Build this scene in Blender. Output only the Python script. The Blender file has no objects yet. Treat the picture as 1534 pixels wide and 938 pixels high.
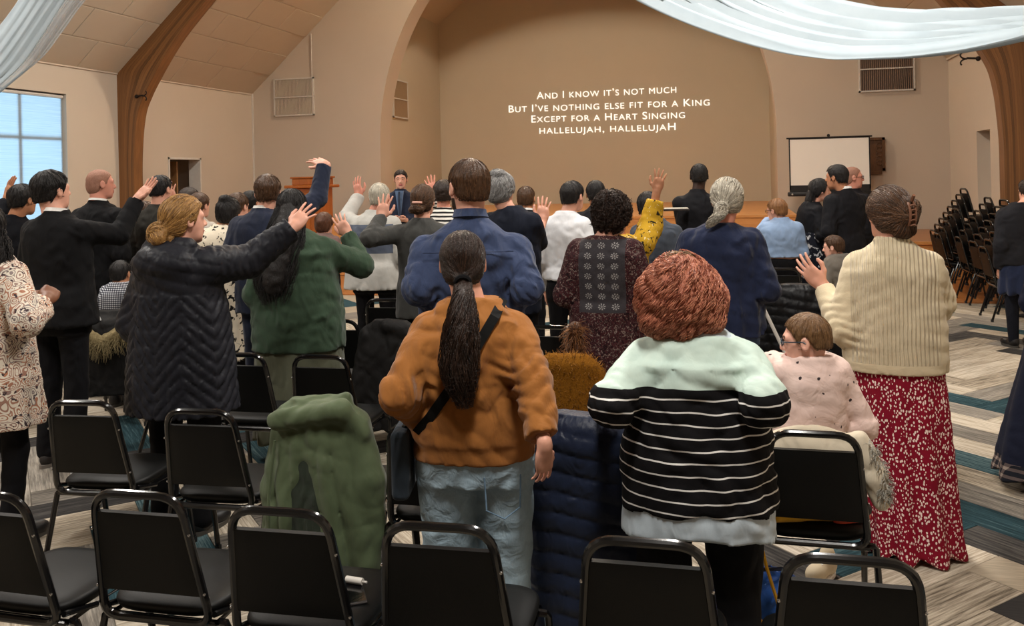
import bpy, bmesh, math, random
import numpy as np
from mathutils import Vector, Matrix

random.seed(7); RNG = np.random.default_rng(7)
SC = bpy.context.scene
COL = SC.collection

# ------------------------------------------------------------------ camera
FPX = 1300.0; CX, CY = 767.0, 262.0; PSI = math.radians(14.4); ROLL = -0.023; CAMH = 1.78
cam_d = bpy.data.cameras.new('camera'); cam = bpy.data.objects.new('camera', cam_d); COL.objects.link(cam)
cam_d.sensor_width = 36.0; cam_d.lens = FPX / 1534 * 36.0
cam_d.shift_y = -(469 - CY) / 1534.0; cam_d.clip_start = 0.05; cam_d.clip_end = 200
CM = Matrix.Rotation(PSI, 4, 'Z') @ Matrix.Rotation(math.pi / 2, 4, 'X') @ Matrix.Rotation(ROLL, 4, 'Z')
CM.translation = Vector((0, 0, CAMH)); cam.matrix_world = CM
SC.camera = cam
C_R = np.array(CM.col[0][:3]); C_U = np.array(CM.col[1][:3]); C_F = -np.array(CM.col[2][:3]); C_O = np.array((0, 0, CAMH))

def ray(x, y):
    return C_F + (x - CX) / FPX * C_R - (y - CY) / FPX * C_U
def W(x, y, D):
    return C_O + D * ray(x, y)
def onY(x, y, Y):
    r = ray(x, y); return C_O + r * (Y / r[1])
def onX(x, y, X):
    r = ray(x, y); return C_O + r * (X / r[0])
def onZ(x, y, Z):
    r = ray(x, y); return C_O + r * ((Z - CAMH) / r[2])

# ------------------------------------------------------------------ light
wd = bpy.data.worlds.new('world'); SC.world = wd; wd.use_nodes = True
wd.node_tree.nodes['Background'].inputs[0].default_value = (0.8, 0.85, 1, 1)
wd.node_tree.nodes['Background'].inputs[1].default_value = 0.2
SC.view_settings.view_transform = 'Standard'; SC.view_settings.look = 'None'
SC.view_settings.gamma = 1.0; SC.view_settings.use_curve_mapping = False
SC.view_settings.exposure = 0.28

def area(name, loc, rot, sx, sy, power, col):
    l = bpy.data.lights.new(name, 'AREA'); l.shape = 'RECTANGLE'; l.size = sx; l.size_y = sy
    l.energy = power; l.color = col
    o = bpy.data.objects.new(name, l); COL.objects.link(o); o.location = loc; o.rotation_euler = rot
    return o
def spot(name, loc, target, power, col, ang, blend=1.0, rad=0.3):
    l = bpy.data.lights.new(name, 'SPOT'); l.energy = power; l.color = col; l.spot_size = math.radians(ang)
    l.spot_blend = blend; l.shadow_soft_size = rad
    o = bpy.data.objects.new(name, l); COL.objects.link(o); o.location = loc
    o.rotation_euler = (Vector(target) - Vector(loc)).to_track_quat('-Z', 'Y').to_euler()
    return o
# unseen ceiling fixtures, invented to carry the inferred overhead light (housings are built further down at these places)
LAMPS = [(-6.6, 1.5), (-6.6, 6.5), (-6.6, 11.5), (0.0, 1.0), (0.0, 6.0), (0.0, 11.0)]
LAMP_Z = 5.6
CHAND = [(-3.31, 14.9, 8.5)]
for (cx_, cy_, cz_) in CHAND:      # inferred warm light over the platform, from an unseen invented lamp
    l = bpy.data.lights.new('platform_lamp_offscreen', 'POINT'); l.energy = 880; l.color = (1.0, .86, .68); l.shadow_soft_size = .22
    o = bpy.data.objects.new('platform_lamp_offscreen', l); COL.objects.link(o); o.location = (cx_, cy_, cz_)
# daylight beyond the window in the left wall
area('window_left_offscreen', (-13.6, 10.985, 2.2), (0, -math.pi / 2, 0), 2.4, 2.4, 160, (.50, .78, 1.0))
for (lx, ly) in LAMPS:
    area('ceiling_lamp_offscreen', (lx, ly, LAMP_Z - 0.08), (0, 0, 0), 0.5, 1.6, 200 if ly < 10 else 90, (1.0, 0.95, 0.88))

# ------------------------------------------------------------------ node helper / materials
class NT:
    def __init__(s, name):
        s.m = bpy.data.materials.new(name); s.m.use_nodes = True; s.t = s.m.node_tree
        s.b = s.t.nodes['Principled BSDF']; s._oc = None
    def n(s, typ, ins=None, **kw):
        nd = s.t.nodes.new(typ)
        for k, v in kw.items(): setattr(nd, k, v)
        for k, v in (ins or {}).items(): s.set(nd.inputs[k], v)
        return nd
    def set(s, sock, v):
        if isinstance(v, bpy.types.NodeSocket): s.t.links.new(v, sock)
        elif isinstance(v, bpy.types.Node): s.t.links.new(v.outputs[0], sock)
        else:
            if sock.type == 'RGBA' and len(v) == 3: v = tuple(v) + (1,)
            sock.default_value = v
    @property
    def oc(s):
        if s._oc is None: s._oc = s.n('ShaderNodeTexCoord').outputs['Object']
        return s._oc
    def mapping(s, scale=(1, 1, 1), rot=(0, 0, 0), loc=(0, 0, 0), src=None):
        return s.n('ShaderNodeMapping', {'Vector': src or s.oc, 'Scale': scale, 'Rotation': rot, 'Location': loc}).outputs[0]
    def noise(s, sc, det=3, rough=.55, vec=None, dist=0):
        return s.n('ShaderNodeTexNoise', {'Vector': vec or s.oc, 'Scale': sc, 'Detail': det, 'Roughness': rough, 'Distortion': dist}).outputs[0]
    def math(s, op, a, b=0.0, c=None):
        ins = {0: a, 1: b}
        if c is not None: ins[2] = c
        return s.n('ShaderNodeMath', ins, operation=op).outputs[0]
    def ramp(s, fac, stops, interp='LINEAR'):
        r = s.n('ShaderNodeValToRGB', {'Fac': fac}); cr = r.color_ramp; cr.interpolation = interp
        while len(cr.elements) > 1: cr.elements.remove(cr.elements[-1])
        for i, (p, c) in enumerate(stops):
            e = cr.elements[0] if i == 0 else cr.elements.new(p)
            e.position = p; e.color = (tuple(c) + (1,)) if len(c) == 3 else c
        return r.outputs[0]
    def mix(s, f, a, b, mode='MIX'):
        m = s.n('ShaderNodeMix', data_type='RGBA', blend_type=mode)
        s.set(m.inputs['Factor'], f); s.set(m.inputs['A'], a); s.set(m.inputs['B'], b)
        return m.outputs['Result']
    def xyz(s, vec=None):
        o = s.n('ShaderNodeSeparateXYZ', {0: vec or s.oc}).outputs; return o[0], o[1], o[2]
    def bump(s, h, strength=.3, dist=.01, normal=None):
        ins = {'Height': h, 'Strength': strength, 'Distance': dist}
        if normal is not None: ins['Normal'] = normal
        return s.n('ShaderNodeBump', ins).outputs[0]
    def out(s, col=None, rough=None, normal=None, metal=None, spec=None, **kw):
        if col is not None: s.set(s.b.inputs['Base Color'], col)
        if rough is not None: s.set(s.b.inputs['Roughness'], rough)
        if normal is not None: s.set(s.b.inputs['Normal'], normal)
        if metal is not None: s.set(s.b.inputs['Metallic'], metal)
        if spec is not None: s.set(s.b.inputs['Specular IOR Level'], spec)
        for k, v in kw.items(): s.set(s.b.inputs[k.replace('_', ' ')], v)
        return s.m

def lin(r, g, b):
    f = lambda c: ((c / 255 + .055) / 1.055) ** 2.4 if c > 10 else c / 255 / 12.92
    return (f(r), f(g), f(b))
def dk(c, k): return tuple(x * k for x in c)

_mc = {}
def cloth(name, col, rough=.85, var=.25, weave=400, bump=.15, fold=14, foldb=.25):
    """plain woven or knitted fabric: soft colour variation, weave relief, small creases"""
    if name in _mc: return _mc[name]
    t = NT(name)
    c = t.mix(t.noise(9, 4), dk(col, 1 - var), dk(col, 1 + var))
    h = t.bump(t.noise(weave, 2), bump, .002)
    vec = t.mapping((1, 1, .45))
    h = t.bump(t.noise(fold, 3, .5, vec, .6), foldb, .03, h)
    rd = t.n('ShaderNodeTexNoise', {'Vector': t.mapping((1, 1, .6), (.4, .2, .7)), 'Scale': fold * .6, 'Detail': 2.0, 'Roughness': .45, 'Distortion': 1.1}, noise_type='RIDGED_MULTIFRACTAL', normalize=True).outputs[0]
    h = t.bump(rd, min(1.0, foldb * 2.0), .045, h)
    _mc[name] = t.out(c, rough, h, spec=.15, Sheen_Weight=.12 if max(col) > .03 else 0.0)
    return _mc[name]
def plain(name, col, rough=.5, metal=0, var=.1, nsc=20, bmp=.05, spec=.5):
    if name in _mc: return _mc[name]
    t = NT(name); nz = t.noise(nsc, 4)
    _mc[name] = t.out(t.mix(nz, dk(col, 1 - var), dk(col, 1 + var)), rough, t.bump(t.noise(nsc * 6, 3), bmp, .004), metal, spec)
    return _mc[name]
def skin(name, col):
    if name in _mc: return _mc[name]
    t = NT(name)
    c = t.mix(t.noise(28, 4), dk(col, .85), (col[0] * 1.12, col[1] * 1.05, col[2] * 1.02))
    _mc[name] = t.out(c, .5, t.bump(t.noise(260, 2), .1, .002), spec=.35, Subsurface_Weight=.12, Subsurface_Radius=(.012, .005, .003), Subsurface_Scale=.6)
    return _mc[name]
def hairmat(name, dark, light, rough=.36):
    if name in _mc: return _mc[name]
    t = NT(name)
    at = t.n('ShaderNodeAttribute', attribute_name='tint').outputs['Fac']
    nz = t.noise(60, 3, .6, t.mapping((1, 1, .25)))
    f = t.math('ADD', t.math('MULTIPLY', at, .65), t.math('MULTIPLY', nz, .45))
    c = t.ramp(f, [(.18, dark), (.85, light)])
    _mc[name] = t.out(c, rough, t.bump(t.noise(200, 3, .65, t.mapping((1, 1, .18))), .8, .008), spec=.4)
    return _mc[name]

# ------------------------------------------------------------------ mesh helpers
def link(o, parent=None):
    COL.objects.link(o)
    if parent is not None: o.parent = parent
    return o
def tag(o, label=None, cat=None, group=None, kind=None):
    if label: o['label'] = label
    if cat: o['category'] = cat
    if group: o['group'] = group
    if kind: o['kind'] = kind
    return o
def empty(name, loc=(0, 0, 0), rz=0.0):
    o = bpy.data.objects.new(name, None); o.empty_display_size = .1; COL.objects.link(o)
    o.location = loc; o.rotation_euler = (0, 0, rz); return o

class MB:
    def __init__(s): s.v = []; s.f = []; s.mi = []; s.uv = None
    def add(s, v, f, mi=0):
        b = len(s.v); s.v.extend([tuple(map(float, p)) for p in v]); s.f.extend([tuple(i + b for i in q) for q in f]); s.mi.extend([mi] * len(f)); return s
    def box(s, lo, hi, mi=0, M=None):
        x0, y0, z0 = lo; x1, y1, z1 = hi
        v = [(x0, y0, z0), (x1, y0, z0), (x1, y1, z0), (x0, y1, z0), (x0, y0, z1), (x1, y0, z1), (x1, y1, z1), (x0, y1, z1)]
        if M is not None: v = [tuple(M @ Vector(p)) for p in v]
        return s.add(v, [(0, 3, 2, 1), (4, 5, 6, 7), (0, 1, 5, 4), (1, 2, 6, 5), (2, 3, 7, 6), (3, 0, 4, 7)], mi)
    def prism(s, poly, axis, a, b, mi=0):
        """extrude a 2-D polygon along an axis"""
        n = len(poly)
        def P(p, t):
            return {'x': (t, p[0], p[1]), 'y': (p[0], t, p[1]), 'z': (p[0], p[1], t)}[axis]
        v = [P(p, a) for p in poly] + [P(p, b) for p in poly]
        f = [tuple(range(n)), tuple(range(2 * n - 1, n - 1, -1))] + [(i, (i + 1) % n, n + (i + 1) % n, n + i) for i in range(n)]
        return s.add(v, f, mi)
    def tube(s, pts, r, seg=8, closed=False, mi=0, cap=True):
        P = [np.array(p, float) for p in pts]; n = len(P)
        rr = r if hasattr(r, '__len__') else [r] * n
        V = []; F = []; prev = None
        for i in range(n):
            if closed: t = P[(i + 1) % n] - P[i - 1]
            else: t = P[min(i + 1, n - 1)] - P[max(i - 1, 0)]
            t = t / (np.linalg.norm(t) + 1e-9)
            if prev is None:
                a = np.array((0, 0, 1.0)) if abs(t[2]) < .9 else np.array((1.0, 0, 0))
                u = np.cross(t, a)
            else: u = prev - t * np.dot(prev, t)
            u /= np.linalg.norm(u) + 1e-9; w = np.cross(t, u); prev = u
            for k in range(seg):
                an = 2 * math.pi * k / seg
                V.append(P[i] + rr[i] * (math.cos(an) * u + math.sin(an) * w))
        m = n if closed else n - 1
        for i in range(m):
            for k in range(seg):
                a = i * seg + k; b = i * seg + (k + 1) % seg; j = (i + 1) % n
                F.append((a, b, j * seg + (k + 1) % seg, j * seg + k))
        if cap and not closed:
            F.append(tuple(range(seg - 1, -1, -1))); F.append(tuple((n - 1) * seg + k for k in range(seg)))
        return s.add(V, F, mi)
    def sphere(s, c, r, nu=10, nv=6, mi=0):
        rr = r if hasattr(r, '__len__') else (r, r, r)
        V = [(c[0], c[1], c[2] - rr[2])]; F = []
        for j in range(1, nv):
            ph = -math.pi / 2 + math.pi * j / nv
            for i in range(nu):
                th = 2 * math.pi * i / nu
                V.append((c[0] + rr[0] * math.cos(ph) * math.cos(th), c[1] + rr[1] * math.cos(ph) * math.sin(th), c[2] + rr[2] * math.sin(ph)))
        V.append((c[0], c[1], c[2] + rr[2])); t = len(V) - 1
        for i in range(nu):
            F.append((0, 1 + (i + 1) % nu, 1 + i)); F.append((t, t - nu + i, t - nu + (i + 1) % nu))
            for j in range(nv - 2):
                a = 1 + j * nu; F.append((a + i, a + (i + 1) % nu, a + nu + (i + 1) % nu, a + nu + i))
        return s.add(V, F, mi)
    def rbox(s, lo, hi, bev=.01, seg=2, mi=0, M=None):
        bm = bmesh.new(); bmesh.ops.create_cube(bm, size=1)
        for v in bm.verts:
            v.co = Vector([(lo[i] + hi[i]) / 2 + v.co[i] * (hi[i] - lo[i]) for i in range(3)])
        bmesh.ops.bevel(bm, geom=bm.edges[:], offset=bev, segments=seg, affect='EDGES', profile=.5)
        bm.verts.index_update()
        V = [tuple((M @ v.co) if M is not None else v.co) for v in bm.verts]; F = [tuple(v.index for v in f.verts) for f in bm.faces]
        bm.free(); return s.add(V, F, mi)
    def mesh(s, name, smooth=True):
        me = bpy.data.meshes.new(name); me.from_pydata(s.v, [], s.f)
        if smooth: me.shade_smooth()
        if any(s.mi): me.polygons.foreach_set('material_index', np.array(s.mi, np.int32))
        me.update(); return me
    def build(s, name, mat, parent=None, smooth=True, sharp=35):
        me = s.mesh(name, smooth)
        for m in (mat if isinstance(mat, (list, tuple)) else [mat]): me.materials.append(m)
        if smooth and sharp: me.set_sharp_from_angle(angle=math.radians(sharp))
        return link(bpy.data.objects.new(name, me), parent)

def copy_tree(o, parent=None):
    c = o.copy(); COL.objects.link(c)
    if parent is not None: c.parent = parent
    for ch in list(o.children): copy_tree(ch, c)
    return c

# ------------------------------------------------------------------ signed-distance modelling (figures, cloth)
f4 = np.float32
def cap(P, a, b, ra, rb=None):
    rb = ra if rb is None else rb
    a = np.asarray(a, f4); b = np.asarray(b, f4); ba = b - a
    pa = P - a; L = float(ba @ ba) + 1e-9
    h = np.clip((pa @ ba) / L, 0, 1)
    return np.linalg.norm(pa - h[:, None] * ba, axis=1) - (ra + (rb - ra) * h)
def ell(P, c, r):
    p = (P - np.asarray(c, f4)); r = np.asarray(r, f4)
    k0 = np.linalg.norm(p / r, axis=1); k1 = np.linalg.norm(p / (r * r), axis=1) + 1e-6
    return k0 * (k0 - 1) / k1
def smin(a, b, k):
    h = np.clip(.5 + .5 * (b - a) / k, 0, 1); return b + (a - b) * h - k * h * (1 - h)
def smax(a, b, k): return -smin(-a, -b, k)

class Loft:
    """stack of super-elliptic sections (z, half width, half depth, y offset, x offset)"""
    def __init__(s, secs, n=2.3):
        secs = sorted(secs); z = np.array([q[0] for q in secs]); s.n = n
        zz = np.linspace(z[0], z[-1], 90); s.z = zz; s.c = []
        for k in range(1, 5):
            y = np.array([q[k] if len(q) > k else 0. for q in secs])
            s.c.append(s._pchip(z, y, zz))
        s.z0, s.z1 = z[0], z[-1]
    @staticmethod
    def _pchip(x, y, q):
        h = np.diff(x); d = np.diff(y) / h; m = np.zeros_like(y)
        for i in range(1, len(y) - 1):
            if d[i - 1] * d[i] > 0: m[i] = 2 * d[i - 1] * d[i] / (d[i - 1] + d[i])
        m[0], m[-1] = d[0], d[-1]
        i = np.clip(np.searchsorted(x, q) - 1, 0, len(h) - 1); t = (q - x[i]) / h[i]
        return (1 + 2 * t) * (1 - t) ** 2 * y[i] + t * (1 - t) ** 2 * h[i] * m[i] + t * t * (3 - 2 * t) * y[i + 1] + t * t * (t - 1) * h[i] * m[i + 1]
    def sec(s, z): return [np.interp(z, s.z, c) for c in s.c]
    def __call__(s, P, infl=0.0, cut=True):
        a, b, yo, xo = [v.astype(f4) for v in s.sec(P[:, 2])]
        a = a + infl; b = b + infl
        x = np.abs(P[:, 0] - xo) / a; y = np.abs(P[:, 1] - yo) / b
        d = ((x ** s.n + y ** s.n) ** (1 / s.n) - 1) * np.minimum(a, b)
        if cut: d = np.maximum(d, np.maximum(P[:, 2] - (s.z1 + infl * .5), s.z0 - P[:, 2]))
        return d

def folds(P, amp, seed=0, sc=1.0, ridge=True):
    """soft creases: a few long bends and finer, sharper tucks, both warped"""
    r = np.random.default_rng(seed); d = np.zeros(len(P), f4)
    w = np.sin(P @ np.array([9, 6, 11.], f4) * sc + seed) + .6 * np.sin(P @ np.array([-13, 8, 17.], f4) * sc + 2 * seed)
    for i in range(6):
        k = r.normal(size=3) * np.array([1, 1, 1.5]); fine = i >= 3
        k = (k / np.linalg.norm(k) * (r.uniform(34, 62) if fine else r.uniform(14, 28)) * sc).astype(f4)
        q = np.sin(P @ k + r.uniform(0, 6) + w * r.uniform(.8, 1.8))
        m = np.clip(.5 + .8 * np.sin(P @ (k[::-1] * .27) + r.uniform(0, 6)), 0, 1)
        d += ((np.abs(q) ** .7) * -1.3 + .7) * m * (.45 if fine else .75) if ridge else q * .5
    return d * (amp / 1.6)

def mesh_sdf(fn, lo, hi, vox, B=6):
    lo = np.asarray(lo, float) - 2 * vox; hi = np.asarray(hi, float) + 2 * vox
    nb = np.maximum(1, np.ceil((hi - lo) / vox / B).astype(int)); n = nb * B
    ci = np.stack(np.meshgrid(*[np.arange(k) for k in nb], indexing='ij'), -1).reshape(-1, 3)
    cd = fn((lo + (ci * B + (B - 1) / 2) * vox).astype(f4))
    keep = np.abs(cd) < B * vox * 1.25
    D = np.repeat(np.repeat(np.repeat(np.where(cd < 0, -1., 1.).astype(f4).reshape(nb), B, 0), B, 1), B, 2)
    off = np.stack(np.meshgrid(*[np.arange(B)] * 3, indexing='ij'), -1).reshape(-1, 3)
    idx = (ci[keep][:, None, :] * B + off[None]).reshape(-1, 3)
    D[idx[:, 0], idx[:, 1], idx[:, 2]] = fn((lo + idx * vox).astype(f4))
    S = D < 0
    cnt = sum(S[i:n[0] - 1 + i, j:n[1] - 1 + j, k:n[2] - 1 + k].astype(np.int8) for i in (0, 1) for j in (0, 1) for k in (0, 1))
    C = np.argwhere((cnt > 0) & (cnt < 8))
    vid = -np.ones(cnt.shape, np.int64); vid[C[:, 0], C[:, 1], C[:, 2]] = np.arange(len(C))
    acc = np.zeros((len(C), 3)); num = np.zeros(len(C))
    cor = [(i, j, k) for i in (0, 1) for j in (0, 1) for k in (0, 1)]
    for a in cor:
        for ax in range(3):
            if a[ax]: continue
            b = list(a); b[ax] = 1
            da = D[C[:, 0] + a[0], C[:, 1] + a[1], C[:, 2] + a[2]]; db = D[C[:, 0] + b[0], C[:, 1] + b[1], C[:, 2] + b[2]]
            x = (da < 0) != (db < 0)
            t = np.where(x, da / np.where(x, da - db, 1), 0)
            p = np.array(a, float)[None] + np.zeros((len(C), 3)); p[:, ax] = t
            acc += p * x[:, None]; num += x
    V = lo + (C + acc / num[:, None]) * vox
    Q = []
    for ax in range(3):
        o1, o2 = [(1, 2), (2, 0), (0, 1)][ax]
        sl0 = [slice(None)] * 3; sl1 = [slice(None)] * 3; sl0[ax] = slice(0, -1); sl1[ax] = slice(1, None)
        e = np.argwhere(S[tuple(sl0)] != S[tuple(sl1)])
        e = e[(e[:, o1] > 0) & (e[:, o2] > 0) & (e[:, o1] < n[o1] - 1) & (e[:, o2] < n[o2] - 1)]
        if not len(e): continue
        fl = S[tuple(sl0)][e[:, 0], e[:, 1], e[:, 2]]
        def g(d1, d2):
            q = e.copy(); q[:, o1] -= d1; q[:, o2] -= d2; return vid[q[:, 0], q[:, 1], q[:, 2]]
        q = np.stack([g(1, 1), g(0, 1), g(0, 0), g(1, 0)], 1)
        q[~fl] = q[~fl][:, ::-1]; Q.append(q)
    return V, np.concatenate(Q)

def np_mesh(name, V, Q, mats, mi=None, tint=None):
    me = bpy.data.meshes.new(name); k = Q.shape[1]
    me.vertices.add(len(V)); me.vertices.foreach_set('co', np.asarray(V, f4).ravel())
    me.loops.add(Q.size); me.loops.foreach_set('vertex_index', Q.astype(np.int32).ravel())
    me.polygons.add(len(Q)); me.polygons.foreach_set('loop_start', np.arange(0, Q.size, k, dtype=np.int32))
    me.polygons.foreach_set('loop_total', np.full(len(Q), k, np.int32))
    for m in mats: me.materials.append(m)
    if mi is not None: me.polygons.foreach_set('material_index', mi.astype(np.int32))
    me.update(calc_edges=True); me.shade_smooth()
    if tint is not None:
        a = me.attributes.new('tint', 'FLOAT', 'POINT'); a.data.foreach_set('value', tint.astype(f4))
    return me
def sdf_obj(name, fn, lo, hi, vox, mat, parent=None):
    V, Q = mesh_sdf(fn, lo, hi, vox)
    return link(bpy.data.objects.new(name, np_mesh(name, V, Q, [mat])), parent)

def tubes(paths, r0, r1=None, tintv=None):
    """many thin three-sided strands; paths (N, M, 3)"""
    N, M, _ = paths.shape; r1 = r0 if r1 is None else r1
    T = np.gradient(paths, axis=1); T /= np.linalg.norm(T, axis=2, keepdims=True) + 1e-9
    A = np.tile(np.array([.31, .77, .55]), (N, M, 1)); U = np.cross(T, A); U /= np.linalg.norm(U, axis=2, keepdims=True) + 1e-9
    Wv = np.cross(T, U); rr = np.linspace(1, 0, M)[None, :, None]
    rad = r1 + (r0 - r1) * rr
    V = np.stack([paths + rad * (math.cos(a) * U + math.sin(a) * Wv) for a in (0, 2.094, 4.189)], 2).reshape(-1, 3)
    base = (np.arange(N)[:, None, None] * M + np.arange(M - 1)[None, :, None]) * 3
    k = np.arange(3)[None, None, :]; k2 = (k + 1) % 3
    Q = np.stack([base + k, base + k2, base + 3 + k2, base + 3 + k], -1).reshape(-1, 4)
    tv = np.random.default_rng(len(V)).random(N) if tintv is None else tintv
    return V, Q, np.repeat(tv, M * 3)
# ================================================================== the room
XL, XR, YW, YB = -10.5, 3.85, 17.5, -5.0
XC = (XL + XR) / 2; ZS = 3.74; SL = 0.903; ZR = ZS + (XR - XC) * SL
def zceil(x): return ZS + (min(x - XL, XR - x)) * SL

def wall_paint(name, col):
    t = NT(name); nz = t.noise(1.3, 4); c = t.mix(nz, dk(col, .95), dk(col, 1.04))
    return t.out(c, .75, t.bump(t.noise(160, 3), .12, .003), spec=.25)
M_wall = wall_paint('wall_paint', lin(196, 183, 167))
M_chancel = wall_paint('chancel_paint', lin(196, 184, 162))
M_ceil = (lambda t: t.out(t.mix(t.noise(2.5, 4), dk(lin(198, 184, 164), .93), lin(198, 184, 164)), .9, t.bump(t.noise(90, 4, .7), .35, .006), spec=.1))(NT('ceiling_board'))
M_joint = M_ceil
M_white = plain('white_trim', lin(205, 200, 192), .55)

def wood(name, c0, c1, scale=6, along=(1, .06, 1), rough=.38, rings=.6):
    t = NT(name); v = t.mapping(along)
    n1 = t.noise(scale * 2, 4, .6, v, .4); n2 = t.noise(scale * 14, 3, .6, v)
    f = t.math('ADD', t.math('MULTIPLY', n1, rings), t.math('MULTIPLY', n2, 1 - rings))
    c = t.ramp(f, [(.28, c0), (.72, c1)])
    return t.out(c, rough, t.bump(n2, .15, .003), spec=.4)
M_oak = wood('oak_veneer', lin(190, 125, 66), lin(222, 160, 96), 5, (.12, 1, 1), .35)
M_oak_floor = wood('oak_floor', lin(130, 80, 42), lin(176, 116, 66), 5, (.1, 1, 1), .3)
M_pulpit = wood('pulpit_wood', lin(140, 74, 28), lin(186, 108, 46), 6, (1, 1, .1), .35)
M_darkwood = wood('dark_carved_wood', lin(62, 40, 22), lin(108, 72, 40), 8, (1, 1, .15), .4)

def glulam():
    t = NT('glulam_wood'); uv = t.n('ShaderNodeTexCoord').outputs['UV']
    u, v, _ = t.xyz(uv)
    lam = t.math('FRACT', t.math('MULTIPLY', v, 11.0)); line = t.ramp(lam, [(0, (.35,) * 3), (.06, (1,) * 3), (.95, (1,) * 3), (1, (.35,) * 3)])
    cell = t.math('FLOOR', t.math('MULTIPLY', v, 11.0))
    vv = t.n('ShaderNodeCombineXYZ', {0: t.math('MULTIPLY', u, 2.0), 1: t.math('MULTIPLY', v, 60.0), 2: t.math('MULTIPLY', cell, 3.7)}).outputs[0]
    g = t.noise(1.0, 5, .65, vv, .5)
    g2 = t.n('ShaderNodeTexWhiteNoise', {'W': cell}, noise_dimensions='1D').outputs[0]
    f = t.math('ADD', t.math('MULTIPLY', g, .75), t.math('MULTIPLY', g2, .3))
    c = t.ramp(f, [(.2, lin(76, 48, 26)), (.85, lin(150, 102, 60))])
    return t.out(t.mix(.9, c, t.mix(1.0, c, line, 'MULTIPLY')), .35, t.bump(g, .15, .004), spec=.45)
M_glu = glulam()

# ---- floor: herringbone carpet planks
def carpet(name, c0, c1, c2):
    t = NT(name)
    rnd = t.n('ShaderNodeObjectInfo').outputs['Random']
    off = t.n('ShaderNodeCombineXYZ', {0: t.math('MULTIPLY', rnd, 37.0), 1: t.math('MULTIPLY', rnd, 91.0), 2: 0.0}).outputs[0]
    p = t.n('ShaderNodeVectorMath', {0: t.oc, 1: off}, operation='ADD').outputs[0]
    v = t.n('ShaderNodeMapping', {'Vector': p, 'Scale': (2.2, 46, 1)}).outputs[0]
    n1 = t.noise(1.6, 4, .7, v); n2 = t.noise(260, 2, .5, p)
    v2 = t.n('ShaderNodeMapping', {'Vector': p, 'Scale': (1.1, 14, 1)}).outputs[0]
    n3 = t.noise(1.2, 2, .5, v2)
    f = t.math('ADD', t.math('MULTIPLY', n1, .75), t.math('ADD', t.math('MULTIPLY', n3, .25), t.math('MULTIPLY', t.math('SUBTRACT', rnd, .5), .16)))
    c = t.ramp(f, [(.32, c0), (.5, c1), (.68, c2)])
    return t.out(c, .95, t.bump(t.math('ADD', n1, t.math('MULTIPLY', n2, .6)), .5, .006), spec=.08)
M_cp = [carpet('carpet_taupe', lin(98, 88, 76), lin(172, 160, 142), lin(216, 206, 190)),
        carpet('carpet_charcoal', lin(28, 27, 27), lin(58, 56, 55), lin(92, 88, 84)),
        carpet('carpet_teal', lin(26, 42, 47), lin(46, 70, 77), lin(104, 124, 126)),
        carpet('carpet_grey', lin(72, 68, 64), lin(122, 116, 108), lin(170, 162, 150))]
fl = MB(); fl.box((XL - .2, YB - .2, -.2), (XR + .2, YW + 5, -.006)); floor = tag(fl.build('floor', plain('carpet_base', lin(120, 112, 100), .95, 0, .25, 30)), kind='structure')
PL, PW = 1.0, .25
pm = []
for m in M_cp:
    b = MB(); g = .0015
    b.rbox((-PL / 2 + g, -PW / 2 + g, -.007), (PL / 2 - g, PW / 2 - g, .0), .002, 1); me = b.mesh('carpet_plank', False); me.materials.append(m); pm.append(me)
cand = []; rc = random.Random(21); A45 = math.radians(45)
for i in range(-70, 71):
    for j in range(-16, 17):
        # herringbone lattice in plank-width units: horizontal 4x1 and vertical 1x4 in a 45 degree frame
        for o in (0, 1):
            if o == 0: cx_, cy_ = i + 8 * j + 2, i + .5
            else: cx_, cy_ = i + 8 * j + .5, i - 5
            x0, y0 = cx_ * PW, cy_ * PW
            X = (x0 * math.cos(A45) - y0 * math.sin(A45)) - 1.0; Y = (x0 * math.sin(A45) + y0 * math.cos(A45)) + 4.0
            if not (XL < X < XR and 1.0 < Y < 12.6): continue
            cand.append((X, Y, A45 if o == 0 else A45 + math.pi / 2, i, j, o))
def seen(X, Y):
    p = np.array((X, Y, 0)) - C_O; d = p @ C_F
    if d < 1.2: return None
    x = CX + FPX * (p @ C_R) / d; y = CY - FPX * (p @ C_U) / d
    return x, y, d
floor_vis = []
for c in cand:
    q = seen(c[0], c[1])
    if q is None: continue
    x, y, d = q
    if -90 < x < 1620 and y < 1150:
        vis = 0 if (x > 1270 and y < 960) else (1 if (x < 420 and y > 560) else (2 if y > 600 else 4))
        floor_vis.append((vis + d * .12, c, q))
floor_vis.sort(key=lambda t: t[0])
want = [(1420, 850, 1, 2), (1400, 882, 1, 1), (1510, 800, 0, 2), (1480, 735, 0, 1), (1436, 690, 1, 2), (1500, 575, 1, 1), (1440, 560, 1, 2), (1470, 545, 1, 1), (1500, 510, 1, 1), (1450, 520, 1, 2), (1510, 605, 0, 2), (1440, 500, 0, 1), (110, 800, 1, 2), (15, 690, 0, 1), (20, 655, 1, 1), (110, 770, 0, 1), (390, 690, 1, 2)]
pick = {}
for (wx, wy, o_, kd) in want:      # planks whose colour can be read in the photograph
    best = min((t for t in floor_vis[:300] if t[1][5] == o_), key=lambda t: math.hypot((t[2][0] - wx), (t[2][1] - wy) * 1.8)); pick[best[1]] = kd
for k, (_, c, q) in enumerate(floor_vis[:300]):
    r = rc.random(); kind = 0 if r < .62 else (3 if r < .82 else (1 if r < .92 else 2))
    kind = pick.get(c, (0 if r < .7 else 3) if q[0] > 1270 and q[1] > 480 else kind)
    o = bpy.data.objects.new('carpet_plank', pm[kind]); link(o, floor); o.location = (c[0], c[1], 0); o.rotation_euler = (0, 0, c[2])
used = {f[1] for f in floor_vis}
rest = floor_vis[300:] + [(0, c, None) for c in cand if c not in used]
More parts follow.
